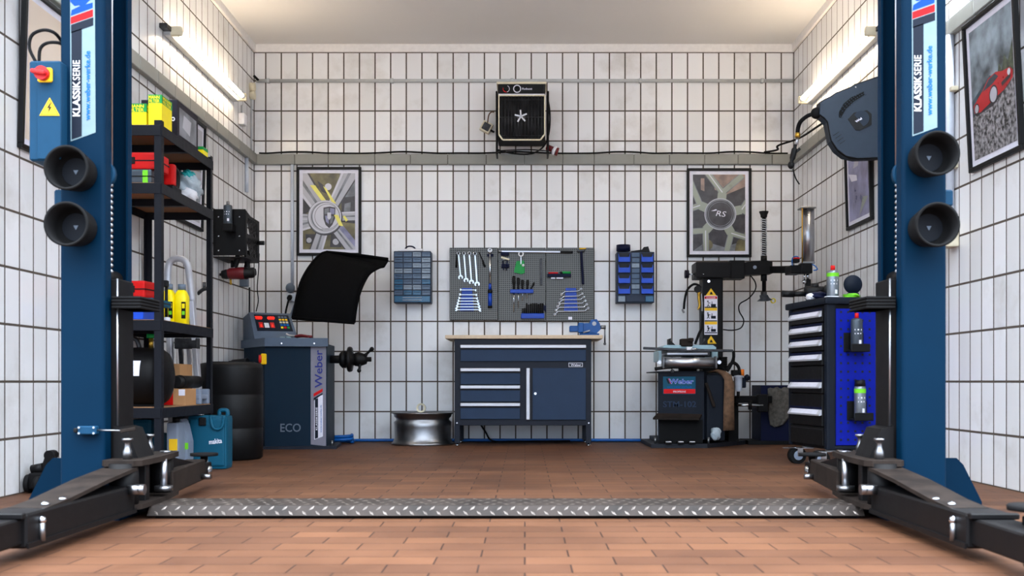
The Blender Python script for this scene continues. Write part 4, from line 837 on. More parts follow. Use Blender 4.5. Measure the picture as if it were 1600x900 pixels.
t.lathe((X(974, yt_), yt_, Z(393.6, Yo+.1)), [(.03, 0), (.056, 0), (.056, .05), (.03, .05), (.03, 0)], 'navy_dark', seg=32)
t = Thing('clamp_tool', 'black hand clamp lying on the organiser with blue bins', 'hand tool'); Yc = 8.30
t.pprism([(986, 392.2), (1003, 390), (1006, 386), (1013, 385), (1015.5, 393.3), (988, 393.4)], Yc, .04, 'black_plastic')

# ================================================================== WHEEL BALANCER
t = Thing('wheel_balancer', 'navy wheel balancer with grey control console, lettered ECO', 'wheel balancer')
A, B_, C_, D_ = (X(414, 7.45), 7.45), (X(511, 7.50), 7.50), (-1.47, 7.97), (X(381, 7.86), 7.86)
zc1 = .763
def ins(p_, d): return p_
p = t.part('cabinet'); p.prism([A, B_, C_, D_], 'z', .022, zc1, 'balancer_navy')
p = t.part('base_plate'); p.prism([(A[0]-.03, A[1]-.03), (X(527, 7.5), 7.47), (X(527, 7.8), 7.98), (D_[0]-.0, D_[1]+.05)], 'z', 0, .022, 'cabinet_frame')
for bx, by in ((X(519, 7.52), 7.52),): p.cyl((bx, by, .02), (bx, by, .06), .008, 'steel')
hood = [A, B_, C_, D_]
# grey plastic console: low tray in front, sloping control panel behind
zt1, zlow = Z(528, 7.43), Z(540.5, 7.43)
p = t.part('console', 'grey plastic console')
fl, fr_ = (X(413.5, 7.42), 7.42), (X(512.5, 7.46), 7.46)
bl, br_ = (X(376.5, 7.90), 7.90), (X(505, 7.98), 7.98)
p.prism([fl, fr_, br_, bl], 'z', zlow-.003, zt1, 'balancer_grey')
# panel block
a0, a1 = P(398, 523, 7.62), P(466, 519.5, 7.66); b0, b1 = P(389.5, 488, 7.84), P(453, 490, 7.86)
a0.z = zt1-.001; a1.z = zt1-.001
c0, c1 = P(380, 500, 8.02), P(455, 500, 8.04); c0.z = c1.z = b0.z-.03
d0, d1 = Vector((c0.x, c0.y, zt1-.001)), Vector((c1.x, c1.y, zt1-.001)); l0 = Vector((bl[0]+.005, 7.88, zt1-.001))
p.add([a0, a1, b1, b0, c1, c0, d1, d0], [[0, 1, 2, 3], [3, 2, 4, 5], [5, 4, 6, 7], [0, 3, 5, 7], [1, 6, 4, 2], [0, 7, 6, 1]], 'balancer_grey')
sl = (b0-a0).normalized(); ux_ = (a1-a0).normalized(); nn_ = ux_.cross(sl).normalized()
if nn_.y > 0: nn_ = -nn_
def pan(u, v, lift=.002): 
    lo = a0.lerp(a1, u); hi = b0.lerp(b1, u); return lo.lerp(hi, v)+nn_*lift
def pq(q, u0, u1, v0, v1, mat, lift=.003): q.add([pan(u0, v0, lift), pan(u1, v0, lift), pan(u1, v1, lift), pan(u0, v1, lift), pan(u0, v0, 0), pan(u1, v0, 0), pan(u1, v1, 0), pan(u0, v1, 0)], [[0, 1, 2, 3], [0, 1, 5, 4], [1, 2, 6, 5], [2, 3, 7, 6], [3, 0, 4, 7]], mat)
q = t.part('control_panel', 'dark control panel with red digits'); pq(q, .10, .94, .30, .92, 'print_navy', .002)
for i, (u0, u1, v0, v1, st) in enumerate(((.13, .27, .72, .86, '750'), (.42, .57, .72, .86, '600'), (.17, .27, .42, .62, '1'), (.44, .54, .42, .62, '1'))):
    s_ = q.part('display'); pq(s_, u0, u1, v0, v1, 'switch_red', .003); s_.text(st, pan((u0+u1)/2, v0+.025, .005), ux_, sl, .026, 'led_red', align=.5, bold=.02)
s_ = q.part('wheel_symbol', 'small white wheel diagram'); pq(s_, .30, .41, .42, .60, 'white', .003)
cols = (('print_grey',)*3, ('switch_yellow',)*3, ('cream',)*3, ('print_cyan',)*3, ('yellow', 'print_red', 'green'))
for r_ in range(5):
    for c in range(3): s_ = q.part('key'); pq(s_, .68+c*.075, .735+c*.075, .80-r_*.10, .86-r_*.10, cols[r_][c], .005)
p = t.part('tray_pocket'); zt2 = zt1
p.box(fl[0]+.05, fl[0]+.19, 7.50, 7.60, zt2-.002, zt2+.002, 'cabinet_gap', .001); p.box(fl[0]+.22, fl[0]+.38, 7.50, 7.60, zt2-.002, zt2+.002, 'cabinet_gap', .001)
for a in (440, 491): t.part('rivet').cyl(P(a, 536.5, 7.425), P(a, 536.5, 7.416), .006, 'chrome', seg=10)
# front stripe, lettering
def on_front(px, py, d=.0): 
    k = (px-414)/97; y = 7.45+.05*k-d; return P(px, py, y)
p = t.part('side_strip', 'grey strip lettered Weber in dark blue'); v = [on_front(485.5, 540.5, .002), on_front(509.5, 540.5, .002), on_front(509.5, 697, .002), on_front(485.5, 694.5, .002)]
v += [q_+Vector((0, .003, 0)) for q_ in v]; p.add(v, [[0, 1, 2, 3], [4, 5, 6, 7], [0, 1, 5, 4], [1, 2, 6, 5], [2, 3, 7, 6], [3, 0, 4, 7]], 'strip_grey')
fx = Vector((B_[0]-A[0], B_[1]-A[1], 0)).normalized()
p.text('Weber', on_front(503.5, 606, .005), EZ, -fx, .052, 'print_dkblue', width=.275, bold=.012, align=0)
def ffq(pts, mat, d): p.add([on_front(a, b_, d) for a, b_ in pts], [list(range(len(pts)))], mat)
ffq([(490, 615), (504, 607), (504, 612), (490, 620)], 'print_red', .004); ffq([(490, 622), (504, 614), (504, 616), (490, 626)], 'print_navy', .004)
ffq([(491, 622), (504.5, 617), (504.5, 682), (491, 687)], 'print_white', .003); ffq([(492, 624), (497, 622), (497, 684), (492, 686)], 'print_navy', .004)
p.text('KLASSIKSERIE', on_front(496.3, 672, .006), EZ, -fx, .014, 'print_white', width=.165, align=0, bold=.01); p.text('www.weber-werke.de', on_front(502.5, 676, .006), EZ, -fx, .010, 'print_cyan', width=.20, align=0, bold=.01)
p = t.part('lettering', 'grey lettering ECO'); p.text('ECO', on_front(454, 674.5, .001), fx, EZ, .058, 'print_grey', width=.145, bold=.01)
# main switch on the left side, side sticker
p = t.part('main_switch', 'red and yellow main switch'); p.pbox(407.5, 417, 552.5, 569.5, 7.47, .05, 'switch_yellow', .006) if False else p.box(X(408, 7.46), X(417, 7.46), 7.445, 7.49, Z(569.5, 7.46), Z(552.5, 7.46), 'switch_yellow', .006)
p.cyl((X(409, 7.46), 7.465, Z(561, 7.46)), (X(404.5, 7.46), 7.462, Z(561, 7.46)), .03, 'switch_red')
# shaft, flange and quick nut
p = t.part('shaft'); zs = Z(561.5, 7.7); ys_ = 7.70; p.cyl((-1.49, ys_, zs), (X(557, ys_), ys_, zs), .030, 'black_plastic'); p.cyl((-1.50, ys_, zs), (-1.475, ys_, zs), .05, 'black_steel')
p = t.part('cone_flange'); p.lathe((X(531, ys_), ys_, zs), [(0, 0), (.045, 0), (.066, .02), (.066, .045), (.04, .05), (.04, .06), (.092, .062), (.096, .075), (.09, .09), (.045, .095), (.045, .12), (0, .12)], 'black_plastic', axis=EX, seg=36)
p = t.part('quick_nut', 'black winged quick nut'); p.lathe((X(555, ys_), ys_, zs), [(0, 0), (.05, 0), (.055, .03), (.045, .06), (.035, .085), (.018, .09), (.018, .12), (0, .12)], 'black_plastic', axis=EX, seg=30)
p.tube([P(570, 556, ys_-.02), P(576, 550, ys_-.03), P(581, 545.5, ys_-.035)], [.014, .010, .015], 'black_plastic'); p.ball(P(581, 545.5, ys_-.035), .017, 'black_plastic')
p.tube([P(563, 565, ys_-.02), P(562, 574, ys_-.03), P(561, 579, ys_-.03)], [.013, .010, .014], 'black_plastic'); p.ball(P(561, 579, ys_-.03), .016, 'black_plastic')
p = t.part('measuring_arm', 'black lever on the left side'); p.tube([(D_[0]+.06, 7.72, .62), (D_[0]+.03, 7.62, .625), (D_[0]-.02, 7.55, .615)], .026, 'black_plastic'); p.tube([(D_[0]-.0, 7.56, .62), (D_[0]+.12, 7.52, .63)], .03, 'black_plastic')
# curved wheel guard
p = t.part('wheel_guard', 'curved matt black wheel guard')
Lc = [(457, 497, 7.72), (459.5, 486, 7.72), (464, 463, 7.73), (470, 441, 7.75), (479, 423, 7.80), (490, 408, 7.87), (501, 397, 7.95), (512, 393.3, 8.02)]
Rc = [(553.5, 504.5, 7.62), (554.5, 495, 7.62), (557, 478, 7.63), (562, 458, 7.65), (569, 441, 7.69), (578, 427, 7.75), (592, 418, 7.82), (600, 416, 7.86)]
rows = []
Lp = catmull([P(*q_) for q_ in Lc], 4); Rp = catmull([P(*q_) for q_ in Rc], 4)
for a, b_ in zip(Lp, Rp): rows.append([a.lerp(b_, k/6) for k in range(7)])
p.grid(rows, 'hood_black', th=.014)
p.add([P(512, 393.3, 8.02), P(606, 404.5, 7.90), P(606.5, 407, 7.89), P(600, 417.5, 7.855), P(592, 418, 7.82), P(512, 397, 8.02)]+[P(512, 393.3, 8.02)+Vector((0, .03, 0)), P(606, 404.5, 7.90)+Vector((0, .03, 0)), P(606.5, 407, 7.89)+Vector((0, .03, 0)), P(600, 417.5, 7.855)+Vector((0, .03, 0)), P(592, 418, 7.82)+Vector((0, .03, 0)), P(512, 397, 8.02)+Vector((0, .03, 0))],
      [[0, 1, 2, 3, 4, 5], [6, 7, 8, 9, 10, 11]]+[[i, (i+1) % 6, 6+(i+1) % 6, 6+i] for i in range(6)], 'hood_black')
p.tube(Lp, .010, 'hood_black', smooth=0); p.tube(Rp, .010, 'hood_black', smooth=0); p.tube([Lp[0], Rp[0]], .012, 'hood_black', smooth=0); p.tube([P(510, 393.6, 8.01), P(560, 398.5, 7.95), P(606, 404.8, 7.89)], .011, 'hood_black')
p = t.part('guard_arm', 'pale guard support arm'); p.tube([P(452, 500, 7.98), P(458, 488, 7.93), P(462, 478, 7.86), P(470, 470, 7.80)], .018, 'oil_grey'); p.tube([P(470, 470, 7.80), P(500, 480, 7.80)], .018, 'black_steel')
t.part('aerial_rod', 'upright black rod behind the console').box(X(388.4, 7.95), X(390.6, 7.95), 7.95, 7.962, Z(500, 7.95), Z(449, 7.95), 'black_steel')
t = Thing('balancing_pliers', 'red handled pliers lying on the console of the wheel balancer', 'pliers')
zp = zt1+.0145
t.part('jaws').tube([(X(447, 7.55), 7.56, zp+.02), (X(452, 7.55), 7.55, zp+.008), (X(462, 7.55), 7.54, zp+.004)], .008, 'alu'); t.part('grip', 'dark red grip').tube([(X(460, 7.5), 7.53, zp), (X(470, 7.5), 7.50, zp+.006), (X(482, 7.48), 7.48, zp-.003)], .010, 'dark_red'); t.part('grip', 'dark red grip').tube([(X(460, 7.5), 7.56, zp), (X(470, 7.5), 7.56, zp+.004), (X(485, 7.48), 7.54, zp-.002)], .010, 'dark_red')
t = Thing('balance_weight_tray', 'pair of pale blue weights lying in the left tray of the wheel balancer console', 'wheel weights')
for a in (0, .045): t.part('weight').box(fl[0]+.085+a, fl[0]+.12+a, 7.52, 7.56, zt1+.0025, zt1+.014, 'cyan_light', .003)

# ================================================================== BLACK DRUM
t = Thing('plastic_drum', 'tall black plastic drum standing between the shelf unit and the wheel balancer', 'drum')
dc = (X(361, 6.53), 6.53, 0)
t.part('body').lathe(dc, [(0, 0), (.18, 0), (.196, .012), (.198, .19), (.1955, .195), (.1955, .201), (.198, .206), (.198, .40), (.1955, .405), (.1955, .411), (.198, .416), (.198, .57), (.194, .59), (.183, .603), (.16, .608), (0, .608)], 'black_plastic', seg=56)
t.part('lid').lathe(dc, [(.15, .6082), (.15, .614), (0, .616)], 'black_plastic', seg=40)

# ================================================================== SHELF UNIT AND CONTENTS
sx0, sx1, sy0, sy1 = -2.185, -1.80, 5.11, 5.95
t = Thing('shelf_unit', 'black steel shelf unit with five brown boards against the left wall', 'shelf')
sh = [(.362, 'fourth'), (.797, 'third'), (1.476, 'second'), (1.763, 'top')]
for x in (sx0, sx1):
    for y in (sy0, sy1):
        p = t.part('post'); dx = .036 if x == sx0 else -.036; dy = .036 if y == sy0 else -.036
        p.prism([(x, y), (x+dx, y), (x+dx, y+dy*.06), (x+dx*.06, y+dy*.06), (x+dx*.06, y+dy), (x, y+dy)], 'z', 0, 1.785, 'shelf_black')
        for z in [.1+.05*k for k in range(33)]: p.cyl((x+dx*.5, y-(.0004 if dy > 0 else -.0004), z), (x+dx*.5, y+(.001 if dy > 0 else -.001), z), .004, 'steel', seg=6) if (x == sx1 and y == sy1) else None
for z, _ in sh:
    t.part('beam').box(sx0+.003, sx1-.003, sy0-.004, sy0+.002, z-.055, z-.003, 'shelf_black', .001); t.part('beam').box(sx0+.003, sx1-.003, sy1-.002, sy1+.004, z-.055, z-.003, 'shelf_black', .001)
    t.part('beam').box(sx1-.002, sx1+.004, sy0+.0, sy1, z-.055, z-.003, 'shelf_black', .001); t.part('beam').box(sx0-.004, sx0+.002, sy0, sy1, z-.055, z-.003, 'shelf_black', .001)
    t.part('board', 'brown particle board').box(sx0+.004, sx1-.003, sy0+.004, sy1-.004, z-.012, z, 'shelf_board', .001)
    t.part('crossbar').box(sx0+.004, sx1-.004, 5.50, 5.54, z-.05, z-.0125, 'shelf_black', .001)
t.label = 'black steel shelf unit with four brown boards against the left wall'
zT, z2, z3, z4 = 1.7635, 1.4765, .7975, .3625
def filter_box(lb, x0, x1, y0, y1, h_, band):
    t = Thing('filter_box', lb, 'box', 'yellow and green filter boxes'); z = zT
    t.part('carton', 'yellow carton').box(x0, x1, y0, y1, z, z+h_, 'yellow', .001); b_ = t.part('green_band', 'green band lettered MANN FILTER'); b_.box(x0-.0006, x1+.0006, y0-.0006, y1+.0006, z+h_-band, z+h_+.0004, 'green')
    s_ = (x1-x0)
    for ln, f in (('MANN', .52), ('FILTER', .06)):
        b_.text(ln, ((x0+x1)/2-.004, y0-.0008, z+h_-band+band*f), EX, EZ, band*.37, 'yellow', width=s_*.82, bold=.02)
        b_.text(ln, (x1+.0008, (y0+y1)/2, z+h_-band+band*f), EY, EZ, band*.37, 'yellow', width=(y1-y0)*.8, bold=.02)
filter_box('tall yellow filter box with green band on the near corner of the top shelf', -1.872, -1.806, 5.13, 5.28, .152, .042)
filter_box('lower yellow filter box in front, beside the lift post on the top shelf', -1.97, -1.882, 5.13, 5.22, .108, .042)
filter_box('yellow filter box showing only its green rim behind the lower front box', -2.0, -1.905, 5.26, 5.36, .138, .030)
t = Thing('carton', 'dark purple carton with pale pictures and letters ro on the top shelf', 'box'); p = t.part('carton_body'); x0, x1, y0, y1 = -2.0, -1.812, 5.38, 5.72; p.box(x0, x1, y0, y1, zT, zT+.195, 'purple_dark', .001)
p = t.part('printed_side', 'pale printed picture'); p.add([(x1+.0006, y0+.03, zT+.02), (x1+.0006, y1-.03, zT+.02), (x1+.0006, y1-.03, zT+.16), (x1+.0006, y0+.03, zT+.165)], [[0, 1, 2, 3]], 'pic_grey'); p.add([(x1+.001, y0+.08, zT+.07), (x1+.001, y0+.2, zT+.05), (x1+.001, y0+.22, zT+.13), (x1+.001, y0+.1, zT+.14)], [[0, 1, 2, 3]], 'pic_silver')
t.part('lettering', 'white letters ro').text('ro', (x1-.012, y0-.001, zT+.085), EX, EZ, .03, 'print_white', width=.034, bold=.02, align=1)
t = Thing('small_carton', 'small yellow and green carton at the far end of the top shelf', 'box'); t.part('carton_body').box(-1.87, -1.806, 5.79, 5.88, zT, zT+.045, 'yellow', .001); t.part('lid').box(-1.871, -1.805, 5.789, 5.881, zT+.028, zT+.046, 'green', .001); t.part('sign').box(-1.862, -1.838, 5.786, 5.789, zT+.026, zT+.04, 'yellow')
# second shelf
def case(name, lb, cat, x0, x1, y0, y1, z, h_, mat, extra=None, rot=0):
    t = Thing(name, lb, cat); t.M = Matrix.Translation(((x0+x1)/2, (y0+y1)/2, z)) @ Matrix.Rotation(rot, 4, 'Z'); w_, d_ = (x1-x0)/2, (y1-y0)/2
    t.part('shell').box(-w_, w_, -d_, d_, 0, h_, mat, min(.012, h_*.2)); t.part('seam').box(-w_-.002, w_+.002, -d_-.002, d_+.002, h_*.5-.003, h_*.5+.003, 'black_plastic'); t.part('latch').box(-.02, .02, -d_-.006, -d_, h_*.3, h_*.7, 'black_plastic', .002); return t
t = case('tool_case', 'dark tool case with a bright green corner strip on the second shelf', 'case', -2.12, -1.86, 5.14, 5.31, z2, .072, 'can_dark'); t.part('green_strip', 'bright green strip').box(.085, .112, -.087, -.07, .002, .066, 'lime', .002)
case('tool_case', 'bright red tool case lying on the dark case on the second shelf', 'case', -2.10, -1.83, 5.15, 5.31, z2+.074, .085, 'red')
t = Thing('cordless_tool', 'red and black cordless tool standing behind the front post on the second shelf', 'power tool'); t.part('body').box(-1.875, -1.815, 5.335, 5.38, z2+.03, z2+.14, 'red', .012); p = t.part('handle'); p.tube([(-1.84, 5.39, z2+.13), (-1.83, 5.43, z2+.11), (-1.835, 5.445, z2+.05), (-1.84, 5.43, z2+.02)], .015, 'black_plastic'); t.part('battery').box(-1.88, -1.815, 5.335, 5.46, z2, z2+.03, 'black_plastic', .006)
t = Thing('plastic_bag', 'crumpled clear plastic bag of white parts with teal knot on the second shelf', 'bag')
def crumple(p, c, r_, mat, sd, amp=.22, n_=26):
    rn = random.Random(sd); ph = [(rn.uniform(1, 5), rn.uniform(1, 5), rn.uniform(0, 6), rn.uniform(.3, 1)) for _ in range(7)]; rows = []
    for j in range(n_//2+1):
        th = PI*j/(n_//2); row = []
        for i in range(n_+1):
            f = 2*PI*i/n_; k = 1+amp*sum(w2*math.sin(a1*math.cos(th)*3+b1*math.sin(th)*math.cos(f)*2+b1*math.sin(f)*math.sin(th)*2+c1) for a1, b1, c1, w2 in ph)/3.5
            row.append((c[0]+r_[0]*k*math.sin(th)*math.cos(f), c[1]+r_[1]*k*math.sin(th)*math.sin(f), max(c[2]+r_[2]*k*math.cos(th), c[3])))
        rows.append(row)
    p.grid(rows, mat)
crumple(t.part('film'), (-1.872, 5.74, z2+.08, z2+.001), (.070, .10, .085), 'bag', 3, .4, 40); crumple(t.part('contents', 'white bundle'), (-1.855, 5.68, z2+.035, z2+.001), (.05, .07, .045), 'white', 5)
crumple(t.part('knot', 'teal bag knot'), (-1.868, 5.72, z2+.145, z2+.06), (.035, .05, .035), 'bag_teal', 6, .6, 30)
t = Thing('paper_bag', 'flat pale crumpled film at the far end of the second shelf', 'bag'); crumple(t, (-1.87, 5.895, z2+.008, z2+.001), (.035, .04, .012), 'bag', 8, .3)
# third shelf
t = case('tool_case', 'teal flat tool case under the red box on the third shelf', 'case', -2.02, -1.85, 5.14, 5.40, z3+.075, .035, 'teal'); 
Thing('blue_box', 'bright blue box carrying the teal case on the third shelf', 'box').box(-2.0, -1.905, 5.15, 5.38, z3, z3+.073, 'bin_blue', .004)
case('tool_case', 'slanting red tool case on top of the teal case on the third shelf', 'case', -2.03, -1.885, 5.16, 5.36, z3+.112, .085, 'red', rot=-.12)
def bottle(lb, x, y, cap='print_grey'):
    t = Thing('bottle', lb, 'bottle', 'yellow fluid bottles'); z = z3
    rows = []; prof = [(.0, .030, .036), (.004, .034, .040), (.15, .034, .040), (.172, .026, .032), (.185, .018, .020)]
    for h_, a, b_ in prof: rows.append([(x+a*sg(math.cos(f))*abs(math.cos(f))**.5, y+b_*sg(math.sin(f))*abs(math.sin(f))**.5, z+h_) for f in [2*PI*i/24 for i in range(25)]])
    q = t.part('container', 'yellow container'); q.grid(rows, 'yellow'); q.add([rows[0][i] for i in range(24)], [list(range(24))], 'yellow'); q.add([rows[-1][i] for i in range(24)], [list(range(24))], 'yellow')
    t.part('cap', 'grey cap').cyl((x, y, z+.185), (x, y, z+.217), .021, cap); q = t.part('label', 'black printed label'); q.box(x+.010, x+.033, y-.0405, y-.037, z+.03, z+.12, 'black_plastic', .001); q.box(x+.014, x+.029, y-.0412, y-.0402, z+.085, z+.11, 'yellow'); q.box(x+.014, x+.029, y-.0412, y-.0402, z+.05, z+.07, 'lime')
def sg(v): return 1 if v >= 0 else -1
bottle('yellow fluid bottle with grey cap, rightmost on the third shelf', -1.855, 5.58); bottle('yellow fluid bottle with grey cap directly left of the rightmost one', -1.918, 5.56); bottle('yellow fluid bottle seen left of the front shelf post, beside the red case', -2.005, 5.60)
t = Thing('spray_gun', 'small black spray head standing between the yellow bottles', 'spray bottle'); t.part('bottle_body').cyl((-1.89, 5.44, z3), (-1.89, 5.44, z3+.03), .02, 'white'); t.part('stem').cyl((-1.89, 5.44, z3+.03), (-1.89, 5.44, z3+.2), .008, 'black_plastic'); t.part('nozzle').box(-1.915, -1.88, 5.425, 5.455, z3+.19, z3+.225, 'black_plastic', .004)
# fourth shelf
t = Thing('air_tank', 'black steel air compressor tank with white label lying on the lowest shelf board', 'compressor')
ty = -1.985
t.part('tank').lathe((-2.0+.0, 5.14, z4+.168), [(0, 0), (.09, .006), (.145, .03), (.163, .06), (.163, .22), (.163, .40), (.145, .43), (.09, .452), (0, .46)], 'black_steel', axis=EY, seg=40) if False else t.part('tank').lathe((-2.165, 5.30, z4+.152), [(0, 0), (.08, .004), (.125, .02), (.148, .05), (.150, .07), (.150, .27), (.147, .295), (.125, .325), (.08, .342), (0, .347)], 'black_steel', axis=EX, seg=44)
t.part('label', 'white paper label').add([(x, 5.30-.1515*math.cos(a), z4+.152+.1515*math.sin(a)) for a in (.02, .2, .4, .55) for x in (-2.0, -1.925)], [[0, 1, 3, 2], [2, 3, 5, 4], [4, 5, 7, 6]], 'print_white')
p = t.part('valve', 'brass valve with green knob'); p.cyl((-1.92, 5.30, z4+.295), (-1.92, 5.30, z4+.35), .012, 'brass'); p.cyl((-1.92, 5.30, z4+.35), (-1.92, 5.30, z4+.37), .022, 'green')
p = t.part('pipe'); p.tube([(-2.06, 5.30, z4+.298), (-2.06, 5.30, z4+.34), (-2.0, 5.30, z4+.345), (-1.98, 5.30, z4+.30)], .012, 'dark_steel'); p = t.part('foot'); p.box(-2.1, -1.88, 5.25, 5.35, z4, z4+.01, 'black_steel')
Y4 = 5.60
t = Thing('black_tool', 'long black plastic power tool lying under the open cardboard flap', 'power tool'); t.part('body').cyl((-1.872, 5.52, z4+.125), (-1.872, 5.90, z4+.125), .034, 'black_plastic'); t.part('collar').cyl((-1.872, 5.585, z4+.125), (-1.872, 5.61, z4+.125), .037, 'black_rubber')
t = Thing('cardboard_box', 'brown cardboard box with red print and white label on the lowest shelf', 'box'); t.part('carton').box(-1.95, -1.81, 5.50, 5.68, z4, z4+.088, 'cardboard', .001); t.part('red_print', 'red printed end').box(-1.951, -1.875, 5.4985, 5.5, z4+.002, z4+.066, 'red'); t.part('label', 'white label').box(-1.845, -1.812, 5.4985, 5.5, z4+.052, z4+.085, 'print_white')
t = Thing('cardboard_box', 'plain cardboard box standing behind the long black tool on the lowest shelf', 'box'); t.part('carton').box(-2.04, -1.912, 5.72, 5.93, z4, z4+.225, 'cardboard', .001); t.part('flap').box(-1.912, -1.911, 5.73, 5.92, z4+.1, z4+.225, 'cardboard')
t = Thing('brake_part', 'grey cast metal bracket part beside the cardboard box on the lowest shelf', 'metal part'); p = t.part('casting'); p.box(-1.86, -1.81, 5.74, 5.92, z4+.028, z4+.055, 'oil_grey', .008)
for y in (5.745, 5.885): p.box(-1.865, -1.805, y, y+.035, z4, z4+.085, 'oil_grey', .010)
# below the shelf
t = Thing('oil_bottle', 'grey oil canister with yellow label standing under the shelf unit', 'canister'); x0, y0 = X(276, 5.5), 5.50
t.part('container').box(X(260, y0), X(279, y0), y0, y0+.11, 0, .270, 'oil_grey', .012); t.part('cap', 'dark ribbed cap').cyl(((X(270, y0)), y0+.055, .27), ((X(270, y0)), y0+.055, .298), .02, 'black_plastic'); t.part('label', 'yellow label').pbox(264, 277, 686, 704, y0-.001, .002, 'sign_yellow')
t = Thing('oil_bottle', 'grey oil canister with sloping shoulder and green label under the shelf unit', 'canister'); y0 = 5.61
t.part('container').pprism([(278, 735), (293, 735), (293, 690), (287, 664), (283, 655), (279, 655)], y0, .10, 'oil_grey'); t.part('label', 'green and white label').pbox(284.5, 294, 692, 702, y0-.001, .002, 'lime'); t.part('cap').pbox(279, 284, 648, 655, y0+.03, .04, 'black_plastic', .003)
t = Thing('machine_case', 'dark teal tool case standing mostly behind the left lift post', 'case'); y0 = 5.62; t.part('shell').pbox(205, 237, 655, 737, y0, .2, 'teal', .02); t.part('lower_body').pbox(205, 246, 678, 737, y0+.02, .16, 'teal', .006)
t = Thing('machine_case', 'large teal power tool case lettered makita on the floor by the drum', 'case'); y0 = 5.75
p = t.part('shell'); p.box(X(293, y0), X(354, y0), y0, y0+.13, .0, .300, 'teal', .022); p.box(X(297, y0), X(351, y0), y0-.008, y0+.02, .02, .282, 'teal', .008)
q = t.part('latch', 'black latch'); q.box(X(312, y0), X(323, y0), y0-.02, y0-.006, Z(665, y0), Z(652, y0), 'black_plastic', .004)
q = t.part('handle_recess'); q.tube([P(329, 650, y0-.012), P(331, 664, y0-.014), P(336, 670, y0-.016), P(343, 670, y0-.016), P(348, 664, y0-.014), P(350, 650, y0-.012)], .008, 'teal')
q = t.part('handle'); q.tube([(X(338, y0), y0+.06, .295), (X(339, y0), y0+.06, .325), (X(350, y0), y0+.06, .325), (X(351, y0), y0+.06, .295)], .012, 'teal')
t.part('lettering', 'white lettering').text('makita', P(337, 693, y0-.010), (1, 0, -.0+.12), (-.1, 0, 1), .026, 'print_white', width=.072, bold=.02)
# ladder
t = Thing('step_ladder', 'folded aluminium step ladder with bent top rail behind the shelf unit', 'ladder'); yl = 6.12
p = t.part('top_rail'); p.tube([P(263, 480, yl), P(262, 430, yl), P(266, 409, yl), P(280, 404, yl), P(292, 412, yl), P(297, 440, yl+.02), P(300, 470, yl+.03)], .020, 'alu_matte', seg=10)
for a, b_ in (((300, 470), (318, 716.0)), ((264, 470), (270, 716.0))): p = t.part('stile'); p.bar(P(*a, yl), P(*b_, yl+.02), .03, .05, 'alu_matte', .004, up=(0, 1, 0))
p = t.part('stile', 'slim inner stile'); p.bar(P(295, 545, yl+.05), P(303, 690, yl+.07), .02, .03, 'alu_matte', .003, up=(0, 1, 0)); p = t.part('stile', 'slim inner stile'); p.bar(P(282, 545, yl+.05), P(292, 690, yl+.07), .02, .03, 'dark_steel', .003, up=(0, 1, 0))
for q0 in (528, 640): t.part('step').pbox(272, 308, q0, q0+17, yl-.02, .06, 'dark_steel', .004)
t = Thing('tap', 'small grey metal tap sticking out of the left wall behind the shelf', 'tap'); yk = 6.95; zk = Z(452, yk); t.part('spout').tube([(XL+.001, yk, zk-.03), (XL+.04, yk-.02, zk-.005), (XL+.08, yk-.04, zk), (XL+.10, yk-.05, zk-.025)], .013, 'dark_steel'); t.part('knob').cyl((XL+.05, yk-.02, zk), (XL+.05, yk-.02, zk+.045), .011, 'dark_steel')

# ================================================================== WALL RACK WITH TOOLS
t = Thing('wall_tool_rack', 'black slotted steel tool rack on the left wall near the back corner', 'tool rack')
rx0, rx1, ry0, ry1, rz0, rz1 = XL+.001, X(384, 7.29), 7.29, 7.66, Z(399, 7.29), Z(327, 7.29)
p = t.part('front_plate'); p.box(rx0, rx1, ry0, ry0+.006, rz0, rz1, 'black_steel', .002)
p = t.part('side_frame', 'side plate with slanted slots')
def sd(y, z): return (y, z)
zz_ = [rz0-.01, rz0+.115, rz0+.13, rz0+.245, rz0+.30]
for z0, z1 in ((rz0-.01, rz0+.012), (rz0+.13, rz0+.16), (rz0+.275, rz0+.295)): p.box(rx1-.005, rx1, ry0+.006, ry1, z0, z1, 'black_steel')
for y0_, y1_ in ((ry0+.006, ry0+.04), (ry1-.05, ry1)): p.box(rx1-.0051, rx1+.0001, y0_, y1_, rz0-.008, rz0+.293, 'black_steel')
for zb0, zb1 in ((rz0+.012, rz0+.13), (rz0+.16, rz0+.275)):
    for k in range(7):
        y_ = ry0+.03+k*.045; p.bar((rx1-.0025, y_, zb1), (rx1-.0025, min(y_+.09, ry1-.02), zb0), .005, .022, 'black_steel', up=(1, 0, 0)) if False else p.add([(rx1-.005+dx, yy_, z_) for dx in (0, .005) for yy_, z_ in ((y_, zb1), (y_+.022, zb1), (min(y_+.112, ry1-.02), zb0), (min(y_+.09, ry1-.03), zb0))], [[0, 1, 2, 3], [4, 5, 6, 7], [0, 1, 5, 4], [1, 2, 6, 5], [2, 3, 7, 6], [3, 0, 4, 7]], 'black_steel')
p = t.part('bottom_shelf'); p.box(rx0, rx1, ry0, ry1, rz0-.014, rz0-.008, 'black_steel'); p = t.part('middle_shelf'); p.box(rx0, rx1, ry0+.006, ry1, rz0+.13, rz0+.136, 'black_steel')
p = t.part('top_cover'); p.prism([(ry0+.02, rz1+.005), (ry0+.18, rz0+.30), (ry1, rz0+.30), (ry1, rz0+.285), (ry0+.02, rz0+.285)], 'x', rx0, rx1-.01, 'black_steel')
for a in (341.5, 374): 
    for b_ in (339, 369, 391.5): q = t.part('screw', 'bright screw'); q.ball(P(a, b_, ry0), (.006, .004, .006), 'chrome', 10)
